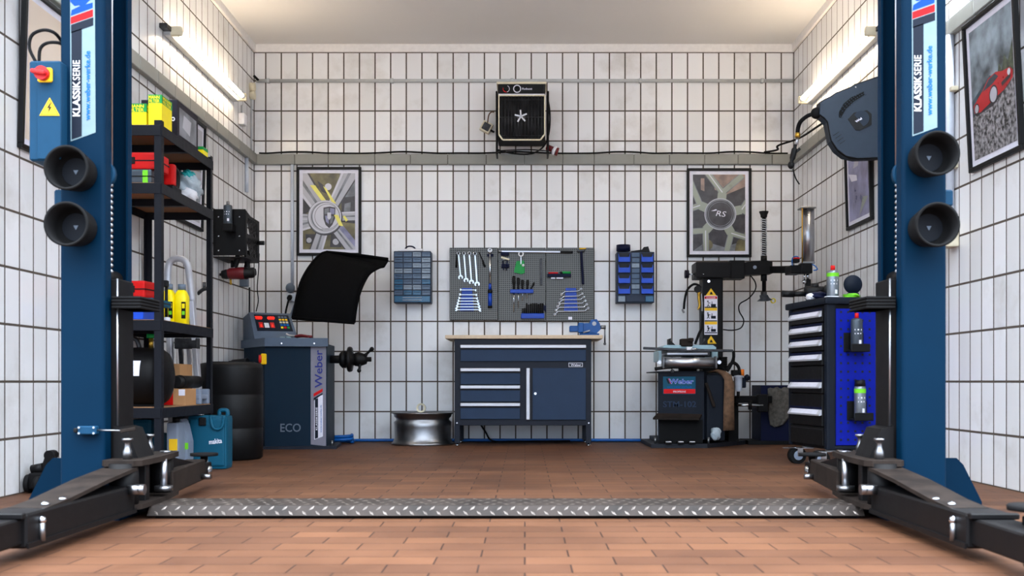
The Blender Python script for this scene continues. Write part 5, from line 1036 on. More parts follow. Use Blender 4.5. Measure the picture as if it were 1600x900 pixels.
q = t.part('can_holder', 'small black can holder'); q.box(X(349, 7.22), X(364, 7.22), 7.20, 7.289, Z(361, 7.2), Z(349, 7.2), 'black_steel', .003)
q = t.part('arm', 'black peg'); q.cyl((rx1, ry1-.05, rz0+.13), (rx1+.05, ry1-.05, rz0+.13), .016, 'black_plastic')
t = Thing('cable', 'thin black cord hanging from the slotted rack beside the back corner', 'cord'); t.tube([P(405, 396, 7.7), P(404, 420, 7.72), P(402, 450, 7.75), P(403.5, 470, 7.78), P(400, 487, 7.78)], .004, 'black_rubber')
def spray(lb, x, y, z, h_, r_, cap, body, band, capr=.8, stripes=True, grp='spray cans', label_w=True):
    t = Thing('spray_can', lb, 'spray can', grp); q = t.part('can'); q.lathe((x, y, z), [(0, 0), (r_*.95, 0), (r_, .004), (r_, h_*.78), (r_*.93, h_*.83), (r_*.5, h_*.86), (0, h_*.86)], body, seg=28)
    if band: t.part('band', 'coloured band').lathe((x, y, z), [(r_+.0006, h_*.66), (r_+.0006, h_*.77)], band, seg=28)
    if label_w:
        q = t.part('label', 'printed marks')
        for zz0, zz1, a0_, a1_ in ((.52, .56, -2.2, -1.0), (.42, .45, -2.2, -1.1), (.14, .26, -1.5, -1.05)): q.add([(x+(r_+.0008)*math.cos(a), y+(r_+.0008)*math.sin(a), z+h_*zq) for a in (a0_, (a0_+a1_)/2, a1_) for zq in (zz0, zz1)], [[0, 2, 3, 1], [2, 4, 5, 3]], 'print_white')
    q = t.part('cap'); q.cyl((x, y, z+h_*.84), (x, y, z+h_), r_*capr, cap, r2=r_*capr*.9)
    return t
spray('small dark spray can with silver tip in the rack on the left wall', X(356.5, 7.25), 7.245, Z(350, 7.2), .165, .031, 'steel', 'can_dark', None, .4)
t = Thing('impact_wrench', 'dark red pneumatic impact wrench hanging head down under the slotted rack', 'power tool'); yi = 7.40
p = t.part('body', 'dark red body'); p.lathe(P(353, 428, yi), [(0, 0), (.028, .004), (.040, .03), (.044, .10), (.044, .135), (.038, .15), (0, .15)], 'dark_red', axis=(1, 0, .04), seg=26)
p = t.part('nose'); p.lathe(P(346, 429, yi), [(0, -.012), (.010, -.012), (.010, 0), (.028, .004), (.036, .035), (.034, .05)], 'black_plastic', axis=(1, 0, .03))
p = t.part('rear_cap'); p.lathe(P(382, 427, yi), [(.043, 0), (.045, .02), (.037, .03), (.036, .055), (.030, .07), (0, .072)], 'black_plastic', axis=(1, 0, .03))
p = t.part('handle'); p.tube([P(367, 418, yi), P(370, 408, yi), P(372, 396, yi)], [.018, .020, .017], 'black_plastic', seg=12); p.cyl(P(362.5, 407, yi), P(362.5, 418, yi), .010, 'black_plastic'); p = t.part('air_inlet', 'small brass air inlet'); p.cyl(P(360, 435, yi), P(361, 445, yi), .008, 'brass')
t = Thing('cordless_drill', 'black cordless drill hanging behind the red impact wrench', 'power tool'); yi = 7.56; p = t.part('handle'); p.tube([P(386, 420, yi), P(386.5, 408, yi), P(385, 392, yi)], [.024, .021, .022], 'black_plastic', seg=12); p = t.part('body'); p.cyl(P(372, 427, yi), P(397, 425, yi), .034, 'black_plastic'); p.cyl(P(392, 425.5, yi), P(399.5, 425, yi), .026, 'black_plastic')
t = Thing('wall_sensor', 'small grey box on the left wall under the hanging power tools', 'electrical box'); t.part('housing').box(XL+.001, XL+.06, 7.96, 8.02, Z(448, 8), Z(435, 8), 'print_grey', .004); 
# trolley jack by the left wall
t = Thing('trolley_jack', 'black trolley jack standing against the left wall behind the lift post', 'jack'); yj = 4.50
t.part('chassis').box(X(44, yj), X(78, yj), yj, yj+.35, .02, .09, 'black_steel', .008)
p = t.part('wheel'); p.cyl((X(37, yj), yj+.03, .042), (X(44, yj), yj+.03, .042), .040, 'black_rubber'); p.cyl((X(36, yj), yj+.03, .042), (X(45, yj), yj+.03, .042), .02, 'steel')
p = t.part('lift_arm'); p.bar((X(62, yj), yj+.05, .08), (X(73, yj), yj+.05, .17), .045, .03, 'black_steel', .006, up=(0, 1, 0)); p.cyl((X(71, yj), yj+.03, .165), (X(71, yj), yj+.08, .165), .022, 'black_steel'); p.cyl((X(42, yj), yj+.05, .10), (X(60, yj), yj+.05, .11), .022, 'black_steel')
p = t.part('wheel'); p.cyl((X(56, yj), yj-.0, .04), (X(64, yj), yj-.0, .04), .036, 'black_rubber'); p.cyl((X(55, yj), yj-.0, .04), (X(65, yj), yj-.0, .04), .014, 'chrome')

# ================================================================== TYRE CHANGER
YC = 7.62
t = Thing('tyre_changer', 'dark tyre changer with round column, turntable and tilting arm beside the tool cart', 'tyre changer')
p = t.part('cabinet'); p.prism([(X(1028, YC), YC), (X(1100, YC), YC), (X(1126, YC+.42), YC+.42), (X(1126, YC+.7), YC+.7), (X(1028, YC+.7), YC+.7)], 'z', .06, Z(582, YC), 'cart_grey')
p.box(X(1030, YC), X(1098, YC), YC-.001, YC+.01, Z(692, YC), Z(656, YC), 'pure_black')
p = t.part('base_frame'); p.prism([(X(1017, YC), YC-.02), (X(1104, YC), YC-.03), (X(1165, YC+.4), YC+.4), (X(1165, YC+.4), YC+.68), (X(1017, YC), YC+.68)], 'z', 0, .03, 'cabinet_gap'); p.box(X(1030, YC), X(1098, YC), YC+.02, YC+.6, .03, .06, 'black_steel')
for a, b_ in ((1024, YC+.02), (1107, YC+.02)): t.part('bolt').cyl((X(a, b_), b_, .03), (X(a, b_), b_, .075), .008, 'steel')
p = t.part('top_plate'); p.box(X(1027, YC), X(1101, YC), YC-.004, YC+.69, Z(582, YC), Z(580, YC), 'cart_grey', .002)
q = t.part('name_sign', 'teal sign lettered Weber with red stripe'); q.pbox(1036, 1087, 588.5, 616, YC-.004, .003, 'teal', .001)
q.text('Weber', P(1064.5, 599.5, YC-.005), EX, EZ, .034, 'print_white', width=.184, bold=.03); q.text('Weber', P(1064.5, 599.3, YC-.0075), EX, EZ, .033, 'print_blue', width=.18, bold=.005)
for k, m in ((0, 'black_plastic'), (1, 'print_red')): q.pprism([(1040.5+k*3.4, 591.5), (1043+k*3.4, 591.5), (1046.5+k*3.4, 599.5), (1044+k*3.4, 599.5)], YC-.006, .0015, m)
q.text('www.weber-werke.de', P(1061.5, 605.8, YC-.005), EX, EZ, .013, 'print_cyan', width=.185, bold=.01); q.pbox(1037, 1086.5, 608, 615, YC-.006, .003, 'print_red', .0005); q.text('PROFI', P(1052, 613.2, YC-.007), EX, EZ, .012, 'print_white', width=.05, bold=.02, align=0); q.text('SERIE', P(1062.7, 613.2, YC-.007), EX, EZ, .012, 'print_white', width=.042, align=0)
q = t.part('lettering', 'grey lettering STM-102'); q.text('STM-102', P(1062, 636, YC-.001), EX, EZ, .042, 'cabinet_blue', width=.245, bold=.01)
q = t.part('lip', 'black folded lip above the pedals'); q.add([P(1027, 645.5, YC), P(1097, 647, YC), P(1092, 654, YC-.08), P(1020, 653, YC-.08), P(1027, 649, YC), P(1097, 650, YC), P(1092, 656.5, YC-.08), P(1020, 655.5, YC-.08)], [[0, 1, 2, 3], [4, 5, 6, 7], [0, 1, 5, 4], [1, 2, 6, 5], [2, 3, 7, 6], [3, 0, 4, 7]], 'dusty_steel')
for a in (1043, 1062, 1080): q = t.part('pedal', 'black foot pedal with pale edge'); q.bar((X(a, YC), YC-.06, .035), (X(a, YC), YC+.02, .05), .05, .012, 'black_rubber', .004); q.bar((X(a, YC)-.02, YC-.055, .047), (X(a, YC)+.02, YC-.055, .047), .02, .006, 'white', .002)
q = t.part('side_bracket', 'shiny crumpled wrap by the floor'); crumple(q, (X(1119, YC), YC+.02, .10, .035), (.035, .03, .045), 'bag', 12, .4)
q = t.part('lever', 'slanted brown lever'); q.bar(P(1103, 598, YC+.02), P(1116, 636, YC+.02), .02, .022, 'dusty_steel', .004)
# turntable
zt3 = Z(576, YC-.02); tc3 = (X(1079, YC+.1), YC+.24)
p = t.part('hub'); p.lathe((tc3[0], tc3[1], Z(582, YC)), [(.16, 0), (.16, .012), (.07, .014), (.07, .04), (0, .04)], 'black_steel', seg=32); p.lathe((tc3[0], tc3[1], Z(582, YC)+.04), [(0, 0), (.10, 0), (.10, .03), (.05, .035), (.05, .10), (0, .10)], 'dark_steel', seg=32)
Yv = YC-.05
q = t.part('clamp_cylinder', 'silver pneumatic clamping cylinder'); q.cyl(P(1037, 566, Yv), P(1119.5, 566, Yv), .036, 'alu', seg=28)
for a in (1035.5, 1118): q.pbox(a, a+3, 556.5, 576, Yv-.045, .09, 'steel', .006)
for a in (1030.5, 1124): q = t.part('end_bolt', 'round bright nut'); q.cyl(P(a, 566, Yv-.05), P(a, 566, Yv), .014, 'alu', seg=14)
q = t.part('table_top', 'pale blue steel table with slanted ends'); q.prism([(X(a, Yv+.1), Z(b_, Yv+.1)) for a, b_ in ((1033, 543), (1038, 539.5), (1112, 539.5), (1117, 543), (1117, 546), (1033, 546))], 'y', Yv+.05, Yv+.42, 'table_blue'); q.pbox(1029, 1034, 548, 565, Yv+.1, .3, 'table_blue', .004); q.pbox(1112, 1122, 548, 560, Yv+.1, .3, 'table_blue', .004); q.pbox(1042, 1106, 551, 554.5, Yv+.05, .3, 'alu', .003); q.box(X(1044, Yv), X(1112, Yv), Yv+.06, Yv+.40, Z(556, Yv), Z(546, Yv), 'dark_steel', .003)
q = t.part('tyre_lever', 'long flat steel bar across the table'); q.bar(P(1005, 544, Yv-.01), P(1079, 547, Yv-.01), .03, .018, 'dark_steel', .003); q.bar(P(1079, 547, Yv-.01), P(1145, 548, Yv-.01), .03, .018, 'dark_steel', .003)
for a, sx_ in ((1046, 1), (1103, -1)):
    q = t.part('clamp_jaw'); q.prism([(X(a+sx_*c, Yv+.1), Z(b_, Yv+.1)) for c, b_ in ((-2, 530), (2, 528.5), (2, 533), (6, 536.5), (9, 539.5), (-2, 539.5))], 'y', Yv+.08, Yv+.16, 'black_plastic')
q = t.part('clamp_jaw', 'brown rusty centre jaw'); q.pbox(1064.5, 1083, 529, 541, Yv+.02, .1, 'dusty_steel', .006); q.pbox(1076, 1084, 528, 534, Yv-.0, .1, 'dusty_steel', .004)
q = t.part('centre_bolt', 'bright centre bolt'); q.pbox(1073, 1082, 542, 547, Yv-.03, .05, 'white', .004); q.ball(P(1084, 545.5, Yv-.01), (.035, .03, .010), 'chrome')
q = t.part('lower_bar', 'black curved lower bar'); q.tube([P(1023, 576.5, Yv-.01), P(1050, 573.5, Yv-.01), P(1085, 574, Yv), P(1120, 575, Yv)], .012, 'black_steel'); q = t.part('ring_bolt', 'small ring bolt'); q.lathe(P(1050.5, 580, Yv), [(.014, 0), (.014, -.01), (.006, -.01), (.006, 0), (.014, 0)], 'dark_steel', axis=EY, seg=18)
# column
Yk = 8.02
p = t.part('column'); p.pbox(1098, 1130, 430, 600, Yk, .17, 'black_steel', .012); p.box(X(1098, Yk), X(1130, Yk), Yk, Yk+.17, .3, Z(600, Yk), 'black_steel')
def cq(px0, px1, q0, q1, mat, d=.0012): q.pbox(px0, px1, q0, q1, Yk-d, .001, mat)
q = t.part('warning_sticker', 'white, red and yellow warning pictograms'); cq(1100.5, 1121, 462, 523, 'print_white'); cq(1101, 1120.5, 463, 467, 'print_red', .002)
q.text('DANGER', P(1111, 466.6, Yk-.002), EX, EZ, .012, 'print_white', width=.07)
for q0, c in ((481, 'sign_yellow'), (502.5, 'sign_yellow')): cq(1101, 1120.5, q0, q0+4.5, c, .002)
for q0 in (479.3, 500.6, 519.2): cq(1101, 1120.5, q0, q0+1.6, 'print_navy', .0025)
for q0, kk in ((469, 0), (487.5, 1), (508, 2)):
    q.ball(P(1106, q0+1.8, Yk-.0025), (.006, .0008, .006), 'black_plastic', 10); q.bar(P(1106, q0+3.2, Yk-.002), P(1106.5+kk*.6, q0+7, Yk-.002), .001, .011, 'black_plastic'); q.bar(P(1106.5, q0+7, Yk-.002), P(1105, q0+10.3, Yk-.002), .001, .005, 'black_plastic'); q.bar(P(1106.5, q0+7, Yk-.002), P(1108.5, q0+10.3, Yk-.002), .001, .005, 'black_plastic'); q.bar(P(1106, q0+4, Yk-.002), P(1110, q0+4.5, Yk-.002), .001, .005, 'black_plastic')
    q.pprism([(1111, q0+6), (1118.5, q0+6), (1118.5, q0+10.3), (1111, q0+10.3)], Yk-.003, .0012, 'print_navy'); q.pprism([(1112, q0+2), (1113, q0+2), (1113, q0+6), (1112, q0+6)], Yk-.003, .0012, 'print_navy')
for (a, b0_, b1_) in ((1111, 451, 462), (1111, 525, 537)):
    q = t.part('hazard_triangle', 'yellow hazard triangle'); hw = 8.5
    q.pprism([(a-hw, b1_), (a+hw, b1_), (a, b0_-.5)], Yk-.0014, .001, 'sign_yellow'); q.pprism([(a-2, b1_-2), (a+3, b1_-2), (a+1, b1_-6), (a-.5, b1_-6)], Yk-.0024, .001, 'black_plastic')
t.part('bolt').cyl(P(1107.5, 439.5, Yk-.006), P(1107.5, 439.5, Yk), .011, 'chrome')
# tilting arm
Ya_ = 7.98
p = t.part('column_head'); p.pbox(1087.5, 1143, 409, 434, Ya_, .22, 'black_steel', .01); p.pbox(1140, 1164, 406.5, 435, Ya_+.01, .16, 'black_steel', .008)
p = t.part('swing_arm'); p.prism([(X(a, Ya_), Z(b_, Ya_)) for a, b_ in ((1130, 411), (1162, 409.5), (1186, 406.5), (1200, 406), (1208.5, 408), (1208.5, 426.5), (1186, 428), (1130, 432))], 'y', Ya_+.03, Ya_+.15, 'black_steel')
t.part('round_cap', 'round grey cap').cyl(P(1179.5, 417.5, Ya_+.02), P(1179.5, 417.5, Ya_+.035), .014, 'oil_grey')
q = t.part('side_knob', 'brown knob on a bright rod'); q.cyl(P(1070, 428.5, Ya_+.05), P(1076, 428.5, Ya_+.05), .032, 'purple_dark'); q.cyl(P(1075, 428.5, Ya_+.05), P(1088, 428.5, Ya_+.05), .006, 'chrome'); q.cyl(P(1085, 429, Ya_+.05), P(1098, 429, Ya_+.05), .018, 'black_steel'); q.cyl(P(1098, 428.4, Ya_+.0), P(1100, 428.4, Ya_+.0), .004, 'chrome')
p = t.part('spindle', 'upright spindle with coil spring'); ysn = Ya_+.09
p.cyl(P(1193.5, 340, ysn), P(1193.5, 460, ysn), .015, 'black_steel', seg=6); p.lathe(P(1193.5, 340, ysn), [(0, 0), (.022, 0), (.026, .01), (.026, .02), (.036, .042), (.036, .048), (0, .05)], 'black_plastic'); p.cyl(P(1193.5, 400, ysn), P(1193.5, 409, ysn), .024, 'black_plastic'); p.cyl(P(1193.5, 426, ysn), P(1193.5, 439, ysn), .024, 'black_plastic')
sp_ = []; za, zb2 = Z(341, ysn), Z(400, ysn)
for i in range(17*10+1): a = 2*PI*i/10; sp_.append((X(1193.5, ysn)+.021*math.cos(a), ysn+.021*math.sin(a), za+(zb2-za)*i/170))
q = t.part('spring', 'bright coil spring'); q.tube(sp_, .0042, 'alu', seg=6, smooth=0)
q = t.part('mount_head', 'duck shaped mounting head with yellow tip'); q.cyl(P(1193.5, 456, ysn), P(1193.5, 464, ysn), .024, 'dark_steel', seg=14); q.prism([(X(a, ysn), Z(b_, ysn)) for a, b_ in ((1188, 461), (1198, 461), (1201, 466), (1206, 469), (1199, 470.5), (1184, 470.5), (1189, 466))], 'y', ysn-.03, ysn+.03, 'dark_steel')
q = t.part('protector', 'yellow plastic protector'); q.lathe(P(1208, 470, ysn), [(.014, -.01), (.020, -.01), (.020, .01), (.014, .01), (.014, -.01)], 'yellow', axis=EY, seg=14)
ycy = 7.36; p = t.part('helper_arm'); p.bar(P(1204, 421.5, Ya_+.09), P(1240, 421, 7.55), .05, .054, 'black_steel', .005); p.pbox(1235, 1254, 414, 427, ycy-.04, .16, 'black_steel', .006); p.pbox(1252, 1270, 411, 427, ycy-.05, .10, 'black_steel', .01)
q = t.part('helper_cylinder', 'bright upright air cylinder'); q.cyl(P(1263, 410, ycy), P(1263, 325, ycy), .042, 'cyl_steel', seg=32); q.pbox(1251.5, 1275.5, 322.5, 325.5, ycy-.05, .1, 'steel', .004); q.pbox(1254, 1274, 408.5, 411.5, ycy-.05, .1, 'steel', .003); q.cyl(P(1253.5, 325, ycy-.045), P(1253.5, 411, ycy-.045), .0045, 'brass')
q = t.part('piston_rod', 'bright piston rods with roller'); q.cyl(P(1262, 426, ycy), P(1262, 437, ycy), .011, 'chrome'); q.cyl(P(1257, 426, ycy-.01), P(1257, 438, ycy-.01), .005, 'chrome'); q.ball(P(1256.5, 440.5, ycy-.02), .016, 'chrome'); q.pbox(1260, 1267.5, 436, 459, ycy-.02, .05, 'black_steel', .005)
q = t.part('air_line', 'thin blue air line'); q.tube([P(1269, 413, ycy-.05), P(1274, 416, ycy-.06), P(1277, 421, ycy-.06), P(1271, 422.5, ycy-.05)], .004, 'hose_blue'); q.tube([P(1238, 415, ycy-.05), P(1238, 404, ycy-.05), P(1244, 400.5, ycy-.05), P(1249, 403, ycy-.05)], .004, 'hose_blue')
q = t.part('air_fitting', 'red and black air fitting'); q.pbox(1239.5, 1250, 404, 410, ycy-.06, .06, 'black_plastic', .004); q.pbox(1240, 1250, 402, 404.5, ycy-.06, .05, 'red', .004)
t.part('cable', 'thin black cable looping from the arm').tube([P(1172, 430, Ya_), P(1180, 441, Ya_), P(1180, 453, Ya_+.03), P(1170, 466, Ya_+.1), P(1156, 475, Ya_+.15), P(1155, 486, Ya_+.18), P(1162, 500, Ya_+.2), P(1158, 512, Ya_+.15), P(1145, 516, Ya_+.1), P(1130, 515, Ya_+.08)], .005, 'black_rubber', smooth=6)
q = t.part('inflator', 'tyre inflator with short hose hanging on the column'); q.cyl(P(1092, 446, Yk-.02), P(1092, 457, Yk-.02), .028, 'black_plastic') if False else q.cyl(P(1090, 452, Yk-.03), P(1090, 452, Yk+.01), .028, 'black_plastic')
q = t.part('inflator_handle'); q.tube([P(1092, 457, Yk-.02), P(1092, 466, Yk-.02), P(1093, 478, Yk-.02), P(1090, 484, Yk-.02)], [.014, .011, .010, .006], 'brass'); q.tube([P(1096, 458, Yk-.02), P(1097, 475, Yk-.02), P(1097, 486, Yk-.02)], .008, 'steel')
q = t.part('inflator_hose', 'short black inflator hose'); q.tube([P(1095, 450, Yk-.01), P(1091, 445.5, Yk-.01), P(1083, 444.5, Yk-.01), P(1074, 453, Yk-.01), P(1070, 468, Yk-.01), P(1068.5, 483, Yk-.01)], .009, 'black_rubber'); q.tube([P(1066, 483, Yk-.01), P(1069, 489, Yk-.01)], .008, 'steel')
q = t.part('air_hose', 'black hose rising behind the turntable'); q.tube([P(1086, 538, Yk-.1), P(1092, 522, Yk-.1), P(1097, 510, Yk-.05), P(1098, 490, Yk)], .010, 'black_rubber'); q = t.part('air_hose', 'black bent hose at the right'); q.tube([P(1146, 548, Yv+.1), P(1146, 560, Yv+.1), P(1140, 574, Yv+.1), P(1136, 580, Yv+.1)], .012, 'black_rubber'); q.tube([P(1137, 578, Yv+.1), P(1141, 569, Yv+.1), P(1148, 567.5, Yv+.1), P(1154, 574, Yv+.1), P(1156, 586, Yv+.1)], .012, 'black_rubber')
q = t.part('corrugated_boot', 'black ribbed rubber boot'); 
for k in range(7): q.lathe(P(1130, 580-k*3.2, Yk-.1), [(.028, 0), (.034, .008), (.028, .016)], 'black_rubber', seg=18)
q = t.part('side_apron', 'brown rubber apron hanging over the side'); yap = YC+.05
rows = []
for (a, b_, yy) in ((1108, 580.5, yap+.02), (1122, 577, yap), (1134, 580, yap-.02), (1143, 586, yap-.03), (1147, 600, yap-.03), (1147, 630, yap-.03), (1147.5, 672, yap-.03)):
    rows.append((a, b_, yy))
inner = [(1106, 582.5), (1118, 581), (1127, 586), (1131.5, 593), (1131.5, 606), (1130.5, 635), (1130, 673)]
q.grid([[P(a, b_, yy+.13), P(a, b_, yy), P((a+c)/2, (b_+d)/2, yy-.01), P(c, d, yy)] for (a, b_, yy), (c, d) in zip(rows, inner)], 'brown_rubber', th=.006)
q = t.part('side_housing', 'dark rounded side housing'); q.box(X(1102, YC+.1), X(1131, YC+.1), YC+.05, YC+.4, .05, Z(585, YC+.05), 'cart_grey', .02)
q = t.part('air_filter', 'white filter bowl with orange knob'); yf_ = 7.75; q.lathe(P(1154, 611, yf_), [(0, -.004), (.020, 0), (.026, .02), (.028, .10), (.034, .105), (.034, .115), (0, .12)], 'bottle_white', seg=24); q.pbox(1144, 1158, 578, 588, yf_, .06, 'black_plastic', .006); q.cyl(P(1159.5, 588, yf_+.02), P(1159.5, 577, yf_+.02), .016, 'orange'); q.cyl(P(1166, 588, yf_+.03), P(1169, 592, yf_+.01), .020, 'print_navy'); q.pbox(1158, 1166, 590, 606, yf_+.02, .03, 'print_navy', .006); q.cyl(P(1153.5, 612, yf_), P(1153.5, 622, yf_), .012, 'black_plastic')
q = t.part('bead_breaker', 'black bead breaker arm with bright rod'); q.bar(P(1146, 624, YC+.25), P(1204, 624, YC+.3), .08, .055, 'black_steel', .006); q.cyl(P(1150, 633, YC+.18), P(1192, 633, YC+.2), .010, 'chrome'); q.pbox(1184, 1200, 616, 644, YC+.2, .05, 'black_steel', .006); q.cyl(P(1172, 626, YC+.18), P(1172, 640, YC+.18), .014, 'black_steel')
q = t.part('side_support'); q.pbox(1138, 1154, 620, 700, YC+.30, .15, 'black_steel', .004)

# ================================================================== BLUE BIN AND RAG
t = Thing('waste_bin', 'dark blue bin standing in the right back corner behind the tool cart', 'bin'); yb_ = 8.02
t.part('body').prism([(X(1188, yb_), yb_-.02), (X(1248, yb_), yb_-.02), (X(1250, yb_), yb_+.30), (X(1188, yb_), yb_+.30)], 'z', .03, Z(602, yb_), 'navy_dark')
t.part('base').prism([(X(1168, yb_), yb_-.03), (X(1250, yb_), yb_-.03), (X(1250, yb_), yb_+.3), (X(1168, yb_), yb_+.3)], 'z', 0, .03, 'black_plastic')
t = Thing('work_jacket', 'grey brown rag draped over the front edge of the dark blue bin', 'rag')
rows = []
for k, (l, r_, q_) in enumerate(((1206, 1228, 604.5), (1200, 1235, 607), (1201, 1238, 615), (1202, 1238, 625), (1202, 1237, 640), (1203, 1233, 652), (1205, 1224, 663), (1211, 1217, 666))):
    rows.append([P(l+(r_-l)*i/10, q_+1.2*math.sin(i*1.3), yb_-.045-.012*math.sin(i*1.9+k*.5)+(.05 if k == 0 else 0)) for i in range(11)])
t.grid(rows, 'rag', th=-.012)
t = Thing('cable', 'black cable loops on top of the bin above the grey brown rag', 'cable'); t.tube([P(1193, 620, yb_+.05), P(1196, 613, yb_+.05), P(1205, 607, yb_+.05), P(1211, 612, yb_+.05), P(1212, 608.5, yb_+.05), P(1216, 607, yb_+.05), P(1219, 611, yb_+.05), P(1232, 613, yb_+.05), P(1244, 610, yb_+.05)], .009, 'black_rubber', smooth=6); t.label = 'black cable looping over the top of the dark blue bin'

# ================================================================== TOOL CART
ang = math.atan2(-.08, .526)            # the drawer side runs from the near corner to the far one
n0 = Vector((1.700, 5.80, 0)); uy_ = Vector((-.08, .526, 0)).normalized(); ux2 = Vector((uy_.y, -uy_.x, 0))
Mc = Matrix(((ux2.x, uy_.x, 0, n0.x), (ux2.y, uy_.y, 0, n0.y), (0, 0, 1, 0), (0, 0, 0, 1)))
LD, LW = .53, .42                        # length of drawer side, length of pegboard side
t = Thing('tool_cart', 'black rolling tool cart with silver handled drawers and blue pegboard side', 'tool cart'); t.M = Mc
p = t.part('body'); p.box(.008, LW, .006, LD, .105, .925, 'black_steel', .004)
for x in (0,): 
    for y in (-.004, LD-.035): p.box(-.004, .05, y, y+.04, .105, .93, 'cart_grey', .012)
p.box(LW-.04, LW+.004, -.004, .036, .105, .93, 'cart_grey', .01); p.box(.0, LW, -.003, .02, .105, .125, 'cart_grey', .004)
p = t.part('top_tray', 'dark plastic top'); p.box(-.02, LW+.02, -.02, LD+.02, .925, .965, 'cart_grey', .014)
zs_ = [.905, .825, .745, .665, .585, .42, .25, .13]
hz = [.873, .789, .71, .627, .468, .312]
tops = [.905, .825, .745, .662, .580, .420]; bots = [.828, .748, .665, .583, .423, .235]
for k in range(6):
    d = t.part('drawer'); d.box(-.012, .01, .04, LD-.04, bots[k], tops[k]-.004, 'black_plastic', .003)
    h_ = d.part('handle', 'silver handle strip with white label'); z = hz[k]
    h_.add([(xx, yy, z_) for yy in (.045, LD-.045) for xx, z_ in ((-.012, z+.018), (-.030, z-.010), (-.028, z-.018), (-.012, z-.014))], [[0, 1, 2, 3], [4, 5, 6, 7], [0, 1, 5, 4], [1, 2, 6, 5], [2, 3, 7, 6], [3, 0, 4, 7]], 'alu_matte')
    h_.add([(-.0135+(-.0005), .08, z+.0165), (-.0135, LD-.08, z+.0165), (-.0295, LD-.08, z-.0075), (-.0295, .08, z-.0075)], [[0, 1, 2, 3]], 'print_white'); d.box(-.014, -.011, .045, LD-.045, z+.018, z+.032, 'navy_dark')
d = t.part('kick_panel'); d.box(-.008, .01, .04, LD-.04, .125, .228, 'black_plastic', .002); d.box(-.010, -.006, .05, LD-.05, .214, .219, 'dark_steel')
p = t.part('pegboard', 'bright blue perforated side'); p.box(.052, LW-.04, -.002, .006, .13, .90, 'pegboard_blue', .001)
for r_ in range(16):
    for c in range(7): p.box(.075+c*.043, .087+c*.043, -.0032, -.0015, .155+r_*.048, .167+r_*.048, 'cabinet_gap')
for (x, y) in ((.045, .05), (.045, LD-.16), (LW-.05, .06), (LW-.05, LD-.06)):
    w_ = t.part('castor', 'swivel castor with bright fork and black wheel'); f = (x == .045 and y > .1)
    ox = -.055 if x == .045 else .02
    w_.cyl((x, y, .09), (x, y, .106), .03, 'steel'); w_.box(x+ox-.018, x+ox+.018, y-.034, y-.028, .045, .096, 'chrome', .003); w_.box(x+ox-.018, x+ox+.018, y+.028, y+.034, .045, .096, 'chrome', .003); w_.box(x+ox-.03, x+.03, y-.034, y+.034, .090, .097, 'chrome', .002)
    ww = w_.part('wheel'); ww.M = Mc; ww.cyl((x+ox-.01, y-.024, .05), (x+ox-.01, y+.024, .05), .05, 'black_rubber', seg=28); ww.cyl((x+ox-.01, y-.029, .05), (x+ox-.01, y+.029, .05), .028, 'oil_grey', seg=20)
    if f: bk = w_.part('brake', 'bright brake lever'); bk.M = Mc; bk.bar((x+ox, y-.01, .098), (x+ox-.10, y-.01, .093), .03, .006, 'chrome', .002)
def cart(x, y, z): return Mc @ Vector((x, y, z))
for k, (x, z, lb) in enumerate(((.155, .655, 'upper black can holder on the blue cart side'), (.175, .205+.065, 'lower black can holder on the blue cart side'))):
    q = Thing('can_holder', lb, 'holder', 'can holders on the cart'); q.M = Mc; q.part('back_plate').box(x-.06, x+.06, -.008, -.0035, z, z+.11, 'black_plastic', .002); q.part('tray').box(x-.05, x+.062, -.078, -.0085, z, z+.012, 'black_plastic', .003); q.part('rail').box(x-.05, x+.062, -.083, -.078, z, z+.045, 'black_plastic', .003)
c_ = cart(.155, -.043, .668); spray('grey spray can with red nozzle in the upper holder of the tool cart', c_.x, c_.y, c_.z, .205, .033, 'red', 'can_dark', None, .35)
c_ = cart(.175, -.043, .283); spray('silver spray can with black cap and green band in the lower cart holder', c_.x, c_.y, c_.z, .215, .032, 'black_plastic', 'can_grey', 'lime', .95)
c_ = cart(.09, .12, .966); spray('spray can with red nozzle and green top standing on the tool cart', c_.x, c_.y, c_.z+.0, .19, .034, 'red', 'can_grey', 'lime', .4)
t = Thing('impact_wrench', 'black impact wrench lying on the far end of the tool cart', 'power tool'); yq = 6.18
p = t.part('body'); p.cyl(P(1258, 455.5, yq), P(1290, 456, yq), .033, 'black_plastic'); p.cyl(P(1268, 448, yq), P(1278, 447, yq), .02, 'black_plastic'); p = t.part('handle'); p.cyl(P(1222.5, 459, yq), P(1240, 459.5, yq), .020, 'black_plastic'); p.cyl(P(1239, 459.5, yq), P(1260, 459, yq), .016, 'black_plastic'); p = t.part('drive', 'black round drive end'); p.cyl(P(1288, 460, yq), P(1302, 460, yq), .012, 'black_steel'); p.ball(P(1290.5, 453.5, yq-.05), (.016, .02, .032), 'black_plastic')
t = Thing('cleaning_cloth', 'dark blue cloth with white patch lying on the tool cart', 'cloth'); c_ = cart(.07, .27, .966); crumple(t.part('cloth_body'), (c_.x, c_.y, c_.z+.02, c_.z+.001), (.07, .08, .03), 'navy_dark', 21, .3); crumple(t.part('patch', 'white patch'), (c_.x-.055, c_.y-.03, c_.z+.018, c_.z+.001), (.026, .03, .02), 'white', 22, .3)
t = Thing('sanding_disc', 'dark blue round tool standing behind the spray can on the cart', 'hand tool'); c_ = cart(.22, .14, .966); t.part('disc').lathe((c_.x, c_.y-.02, c_.z+.085), [(0, 0), (.05, .002), (.055, .012), (.05, .022), (0, .024)], 'print_navy', axis=EY, seg=26); t.part('foot').box(c_.x-.03, c_.x+.03, c_.y-.03, c_.y+.02, c_.z, c_.z+.035, 'print_navy', .004)
